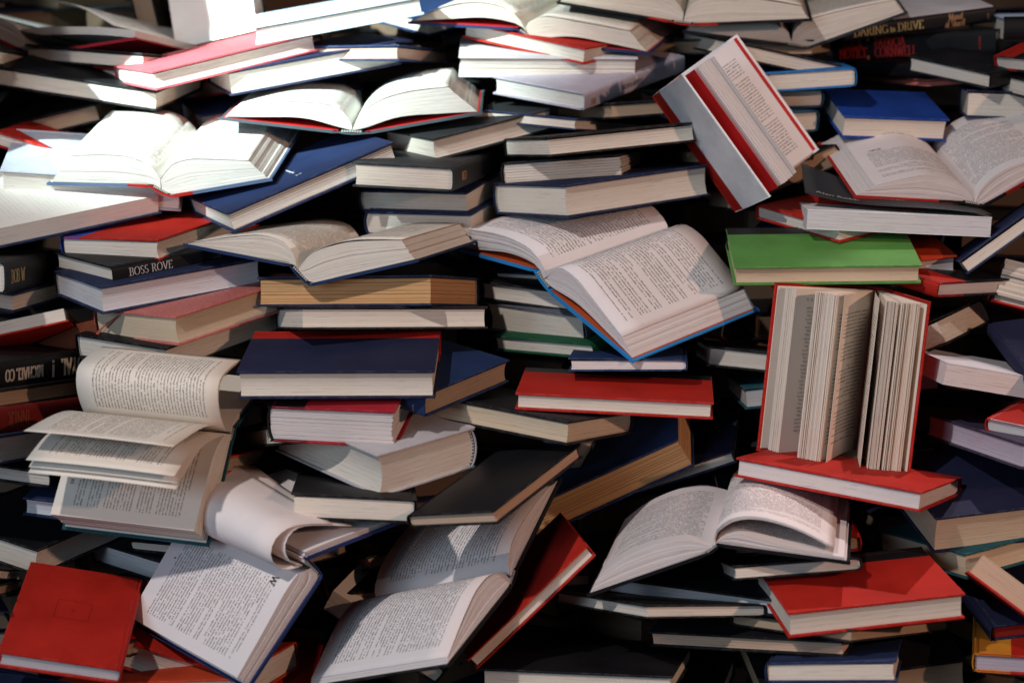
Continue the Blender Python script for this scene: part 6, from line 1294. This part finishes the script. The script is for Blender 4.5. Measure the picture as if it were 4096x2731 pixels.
OPEN = [
 {'id': 'o1', 'H': 0.2129, 'W': 0.1376, 'S': 0.0286, 'aL': -0.484, 'aR': 0.68, 'R': [[0.8828, 0.0751, 0.4636], [0.005, 0.9856, -0.1691], [-0.4696, 0.1516, 0.8697]], 'loc': [-0.4582, 0.1761, 0.7063], 'curves': {'pl': [[-0.0065, 0.0128], [-0.0187, 0.0212], [-0.0362, 0.022], [-0.06, 0.0175], [-0.0918, 0.0015], [-0.1262, -0.0188]], 'pr': [[-0.0062, 0.013], [-0.0049, 0.0289], [0.0037, 0.0441], [0.0193, 0.0574], [0.0488, 0.0731], [0.0854, 0.092]]}, 'col': 'steelblue', 'paper': 'white', 'endp': 'cream', 'lab': 'open book glaring white in the spotlight, blue cover with red spine, at left', 'q': 0.22, 'qc': 'red'},
 {'id': 'o2', 'H': 0.2076, 'W': 0.1572, 'S': 0.0384, 'aL': 0.084, 'aR': 0.207, 'R': [[0.9995, -0.0005, 0.0325], [0.0009, 0.9999, -0.0126], [-0.0325, 0.0126, 0.9994]], 'loc': [-0.2143, 0.2552, 0.7716], 'curves': {'pl': [[0.0003, 0.0063], [-0.0074, 0.0211], [-0.0205, 0.0307], [-0.0498, 0.0354], [-0.0997, 0.0342], [-0.1597, 0.0202]], 'pr': [[0.0017, 0.0063], [0.0086, 0.0196], [0.0244, 0.0342], [0.0463, 0.0459], [0.08, 0.0556], [0.1277, 0.0629]]}, 'col': 'greyblue', 'paper': 'white', 'endp': 'red', 'lab': 'open book with red endpapers and grey cover, brightly lit at upper centre left'},
 {'id': 'o3', 'H': 0.2374, 'W': 0.1604, 'S': 0.0357, 'aL': -0.525, 'aR': 0.496, 'R': [[0.8253, 0.2643, 0.499], [-0.1968, 0.9629, -0.1845], [-0.5292, 0.0541, 0.8468]], 'loc': [0.0215, 0.407, 0.8849], 'curves': {'pl': [[-0.0087, 0.0053], [-0.0215, 0.0119], [-0.0394, 0.0139], [-0.0614, 0.0082], [-0.0905, -0.0071], [-0.1239, -0.0377], [-0.1472, -0.0686]], 'pr': [[-0.0077, 0.0059], [-0.0068, 0.0191], [0.0104, 0.0366], [0.0502, 0.054], [0.1191, 0.084]]}, 'col': 'blue', 'paper': 'cream', 'endp': 'red', 'lab': 'open book with blue cover and red endpapers at the top centre'},
 {'id': 'o4', 'H': 0.239, 'W': 0.1624, 'S': 0.0328, 'aL': 0.044, 'aR': 0.162, 'R': [[0.9872, 0.1211, 0.1043], [-0.1154, 0.9916, -0.0589], [-0.1105, 0.0461, 0.9928]], 'loc': [0.2395, 0.4125, 0.9026], 'curves': {'pl': [[-0.0002, 0.0109], [-0.0093, 0.0235], [-0.0231, 0.0323], [-0.0486, 0.0334], [-0.1217, 0.0246], [-0.1694, 0.0136]], 'pr': [[0.0019, 0.0112], [0.0094, 0.0257], [0.021, 0.0334], [0.0555, 0.0417], [0.1077, 0.0428], [0.1601, 0.0408]]}, 'col': 'black', 'paper': 'cream', 'endp': 'cream', 'lab': 'open black book with a red cloth spine at the top edge right of centre', 'q': 0.2, 'qc': 'red'},
 {'id': 'o5', 'H': 0.222, 'W': 0.145, 'S': 0.0329, 'aL': -0.034, 'aR': 0.513, 'R': [[0.982, 0.1229, 0.1432], [-0.1154, 0.9915, -0.0593], [-0.1493, 0.0417, 0.9879]], 'loc': [0.4038, 0.4384, 0.8678], 'curves': {'pl': [[-0.0084, 0.0055], [-0.0148, 0.0163], [-0.0286, 0.0215], [-0.0505, 0.0233], [-0.0924, 0.0176], [-0.1539, -0.001]], 'pr': [[-0.0071, 0.0046], [-0.0066, 0.0186], [0.0017, 0.0307], [0.014, 0.0391], [0.06, 0.0593], [0.1228, 0.0831]]}, 'col': 'darkgrey', 'paper': 'cream', 'endp': 'cream', 'lab': 'open grey covered book at the top edge left of the lettered spines'},
 {'id': 'o6', 'H': 0.2118, 'W': 0.1471, 'S': 0.0347, 'aL': -0.597, 'aR': 0.983, 'R': [[0.7048, 0.3128, 0.6368], [-0.2937, 0.9457, -0.1395], [-0.6458, -0.0887, 0.7583]], 'loc': [-0.2608, 0.0173, 0.6308], 'curves': {'pl': [[-0.0073, 0.0015], [-0.0214, 0.0115], [-0.0405, 0.0136], [-0.06, 0.0051], [-0.083, -0.0152], [-0.1309, -0.0741]], 'pr': [[-0.0062, 0.0018], [-0.0069, 0.0179], [-0.0027, 0.0375], [0.0111, 0.0612], [0.0234, 0.0776], [0.0508, 0.106], [0.0689, 0.1236]]}, 'col': 'navyblue', 'paper': 'cream', 'endp': 'cream', 'lab': 'small open book with a navy cover, left of centre under the sword emblem book'},
 {'id': 'o7', 'H': 0.2262, 'W': 0.158, 'S': 0.0362, 'aL': -0.725, 'aR': 0.332, 'R': [[0.5431, 0.7564, 0.3644], [-0.5104, 0.6421, -0.572], [-0.6667, 0.1246, 0.7349]], 'loc': [0.0373, 0.0764, 0.6091], 'curves': {'pl': [[0.001, 0.0077], [-0.0135, 0.0162], [-0.0356, 0.0133], [-0.0663, -0.0033], [-0.0962, -0.0279], [-0.1407, -0.0713]], 'pr': [[0.0025, 0.008], [-0.0003, 0.0171], [0.0078, 0.0349], [0.0288, 0.0484], [0.053, 0.0517], [0.0882, 0.0537], [0.1349, 0.0567]]}, 'col': 'skyblue', 'paper': 'pinkwhite', 'endp': 'ember', 'lab': 'large open book with a bright blue cover at the centre of the pile', 'text': 'lone'},
 {'id': 'o8', 'H': 0.2282, 'W': 0.1443, 'S': 0.0279, 'aL': -0.106, 'aR': 0.725, 'R': [[0.983, -0.045, 0.1777], [0.0709, 0.9873, -0.1419], [-0.1691, 0.1521, 0.9738]], 'loc': [0.5988, 0.1622, 0.6917], 'curves': {'pl': [[0.0013, 0.0014], [-0.0108, 0.015], [-0.032, 0.025], [-0.0672, 0.0278], [-0.0949, 0.0187], [-0.1327, 0.0018]], 'pr': [[0.0035, 0.0008], [0.0047, 0.0176], [0.0123, 0.0333], [0.0276, 0.0503], [0.0508, 0.0644], [0.0919, 0.0794]]}, 'col': 'red', 'paper': 'pinkwhite', 'endp': 'cream', 'lab': 'open book at a chapter heading with red edged cover at right', 'q': 0.22, 'qc': 'black', 'text': 'chapter'},
 {'id': 'o9', 'H': 0.2104, 'W': 0.1449, 'S': 0.0197, 'aL': 0.693, 'aR': 1.202, 'R': [[0.9774, 0.0892, -0.1918], [-0.2025, 0.1326, -0.9703], [-0.0611, 0.9872, 0.1476]], 'loc': [0.4415, 0.053, 0.3917], 'curves': {}, 'col': 'red', 'paper': 'warm', 'endp': 'cream', 'lab': 'red book standing upright and open with its pages fanned at right', 'text': 'page92', 'kindx': 'stand'},
 {'id': 'o10', 'H': 0.1835, 'W': 0.1282, 'S': 0.0218, 'aL': 0.0, 'aR': -0.75, 'R': [[0.16, -0.9754, -0.1518], [0.597, 0.2181, -0.772], [0.7861, 0.033, 0.6172]], 'loc': [-0.3291, -0.1052, 0.4645], 'curves': {'pl': [[-0.0089, 0.0196], [-0.0318, 0.0378], [-0.0707, 0.0436], [-0.1364, 0.0455]], 'lf1': [[-0.0074, 0.0207], [-0.0288, 0.0629], [-0.0594, 0.1065], [-0.1017, 0.1388]], 'lf2': [[-0.0077, 0.0205], [-0.0278, 0.0579], [-0.0563, 0.098], [-0.1061, 0.128]], 'lf3': [[-0.008, 0.0203], [-0.0269, 0.0529], [-0.0546, 0.0884], [-0.1124, 0.126]], 'lf0': [[-0.0047, 0.0257], [-0.0114, 0.0585], [-0.0316, 0.0997], [-0.0759, 0.1622]], 'ru': [[-0.0037, 0.0206], [0.0035, 0.0464], [0.0189, 0.0693], [0.0389, 0.0754], [0.064, 0.053], [0.0847, 0.0267]]}, 'col': 'teal', 'paper': 'cream', 'endp': 'cream', 'lab': 'open teal book with fluttering lifted pages at lower left', 'text': 'p65'},
 {'id': 'o11', 'H': 0.2272, 'W': 0.1498, 'S': 0.0365, 'aL': 1.496, 'aR': -2.219, 'R': [[-0.4586, -0.6922, -0.5573], [-0.4573, 0.7215, -0.5199], [0.762, 0.0164, -0.6474]], 'loc': [-0.2249, -0.2395, 0.3499], 'curves': {'pl': [[0.0097, 0.0165], [0.0087, 0.0414], [-0.0004, 0.0913], [-0.0097, 0.1466]], 'ru': [[0.0115, 0.0064], [0.0288, 0.0233], [0.0495, 0.0268], [0.0613, 0.0202], [0.067, 0.0055], [0.0606, -0.0137], [0.041, -0.0325], [0.0121, -0.0527]], 'ri': [[0.0112, 0.0053], [0.0252, 0.0125], [0.0447, 0.0089], [0.0539, -0.0036], [0.05, -0.0209], [0.0289, -0.0389], [-0.014, -0.0675]]}, 'col': 'royalnavy', 'paper': 'pinkwhite', 'endp': 'cream', 'lab': 'open navy blue book with one page curling over, at lower left of centre', 'text': 'bigw'},
 {'id': 'o12', 'H': 0.2234, 'W': 0.1508, 'S': 0.0267, 'aL': 0.349, 'aR': -0.146, 'R': [[0.2741, -0.7609, -0.5882], [0.788, 0.5283, -0.3162], [0.5513, -0.3769, 0.7443]], 'loc': [0.0027, -0.1905, 0.319], 'curves': {'pl': [[-0.0037, 0.0019], [-0.0053, 0.0159], [-0.0158, 0.0284], [-0.0328, 0.0377], [-0.0633, 0.0459], [-0.1452, 0.0505]], 'pr': [[0.0004, 0.0053], [0.0109, 0.0146], [0.027, 0.0162], [0.0645, 0.0127], [0.1099, -0.0001], [0.1436, -0.0129]]}, 'col': 'black', 'paper': 'pinkwhite', 'endp': 'cream', 'lab': 'open black covered book with dense text at the bottom centre', 'text': 'dense'},
 {'id': 'o13', 'H': 0.2268, 'W': 0.1469, 'S': 0.0196, 'aL': 0.294, 'aR': -0.778, 'R': [[0.7471, 0.1992, -0.6341], [-0.1206, 0.9788, 0.1655], [0.6537, -0.0472, 0.7553]], 'loc': [0.2259, -0.2321, 0.3692], 'curves': {'pl': [[0.0037, -0.0012], [-0.004, 0.0095], [-0.0152, 0.0227], [-0.0293, 0.0324], [-0.0529, 0.0428], [-0.091, 0.0508], [-0.1274, 0.0506]], 'ru': [[0.0066, 0.001], [0.0131, 0.0117], [0.0265, 0.015], [0.0423, 0.0131], [0.0623, 0.0004], [0.0799, -0.0203], [0.0939, -0.0427], [0.1099, -0.0785]], 'pr': [[0.011, 0.0011], [0.019, 0.0029], [0.0369, -0.0071], [0.0634, -0.041], [0.1111, -0.0969]]}, 'col': 'black', 'paper': 'pinkwhite', 'endp': 'cream', 'lab': 'open black covered book with an arched page at the lower right'},
 {'id': 'o14', 'H': 0.266, 'W': 0.1876, 'S': 0.0338, 'aL': 0.185, 'aR': 0.271, 'R': [[0.8558, 0.4756, 0.2033], [-0.5074, 0.8485, 0.1507], [-0.1009, -0.2321, 0.9675]], 'loc': [-0.7101, 0.5195, 0.8515], 'curves': {'pl': [[-0.0281, 0.0269], [-0.0516, 0.0358], [-0.1024, 0.0418], [-0.1664, 0.0463]], 'pr': [[-0.0268, 0.0283], [0.0115, 0.0379], [0.0714, 0.0473], [0.1332, 0.0554], [0.1902, 0.0596]], 'ru': [[0.0109, 0.0781], [0.0549, 0.0799], [0.1001, 0.0733], [0.1491, 0.0605]]}, 'col': 'crimson', 'paper': 'white', 'endp': 'darkplum', 'lab': 'open book with a red cover and dark endpapers in the top left corner'},
 {'id': 'o16', 'H': 0.1931, 'W': 0.1273, 'S': 0.0164, 'aL': 1.984, 'aR': -0.264, 'R': [[0.8019, -0.5899, -0.0946], [-0.0153, 0.138, -0.9903], [0.5972, 0.7956, 0.1016]], 'loc': [0.3112, 0.2706, 0.6656], 'curves': {}, 'col': 'white', 'paper': 'pinkwhite', 'endp': 'red', 'lab': 'red and white book leaning half open on its corner, upper right', 'q': 0.25, 'qc': 'red', 'kindx': 'lean'},
]

def buried():
    """inside of the pile: books deep behind the ones in view, pages coloured dark as shade"""
    mb = MB()
    for x, y, z, a, T, c in FILL:
        ca, sa = math.cos(a), math.sin(a)
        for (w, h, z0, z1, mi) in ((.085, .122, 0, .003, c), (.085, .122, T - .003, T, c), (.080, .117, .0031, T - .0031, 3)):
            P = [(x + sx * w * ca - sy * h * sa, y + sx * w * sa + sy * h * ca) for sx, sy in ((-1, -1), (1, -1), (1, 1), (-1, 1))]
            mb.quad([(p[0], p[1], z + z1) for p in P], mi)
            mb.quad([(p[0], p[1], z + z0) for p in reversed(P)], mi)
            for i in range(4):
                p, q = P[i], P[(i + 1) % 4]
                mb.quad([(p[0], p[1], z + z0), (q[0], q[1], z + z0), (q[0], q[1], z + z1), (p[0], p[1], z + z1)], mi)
    o = mb.build('buried_books', [cover_mat('black'), cover_mat('darknavy'), cover_mat('charcoal'), edge_mat('shade_umber')], None, weld=False)
    o['kind'] = 'stuff'
    o['label'] = 'dark mass of books deep inside the pile'
    o['category'] = 'books'


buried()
ground()
for d in CLOSED:
    closed_book(d)
for d in OPEN:
    open_book(d)
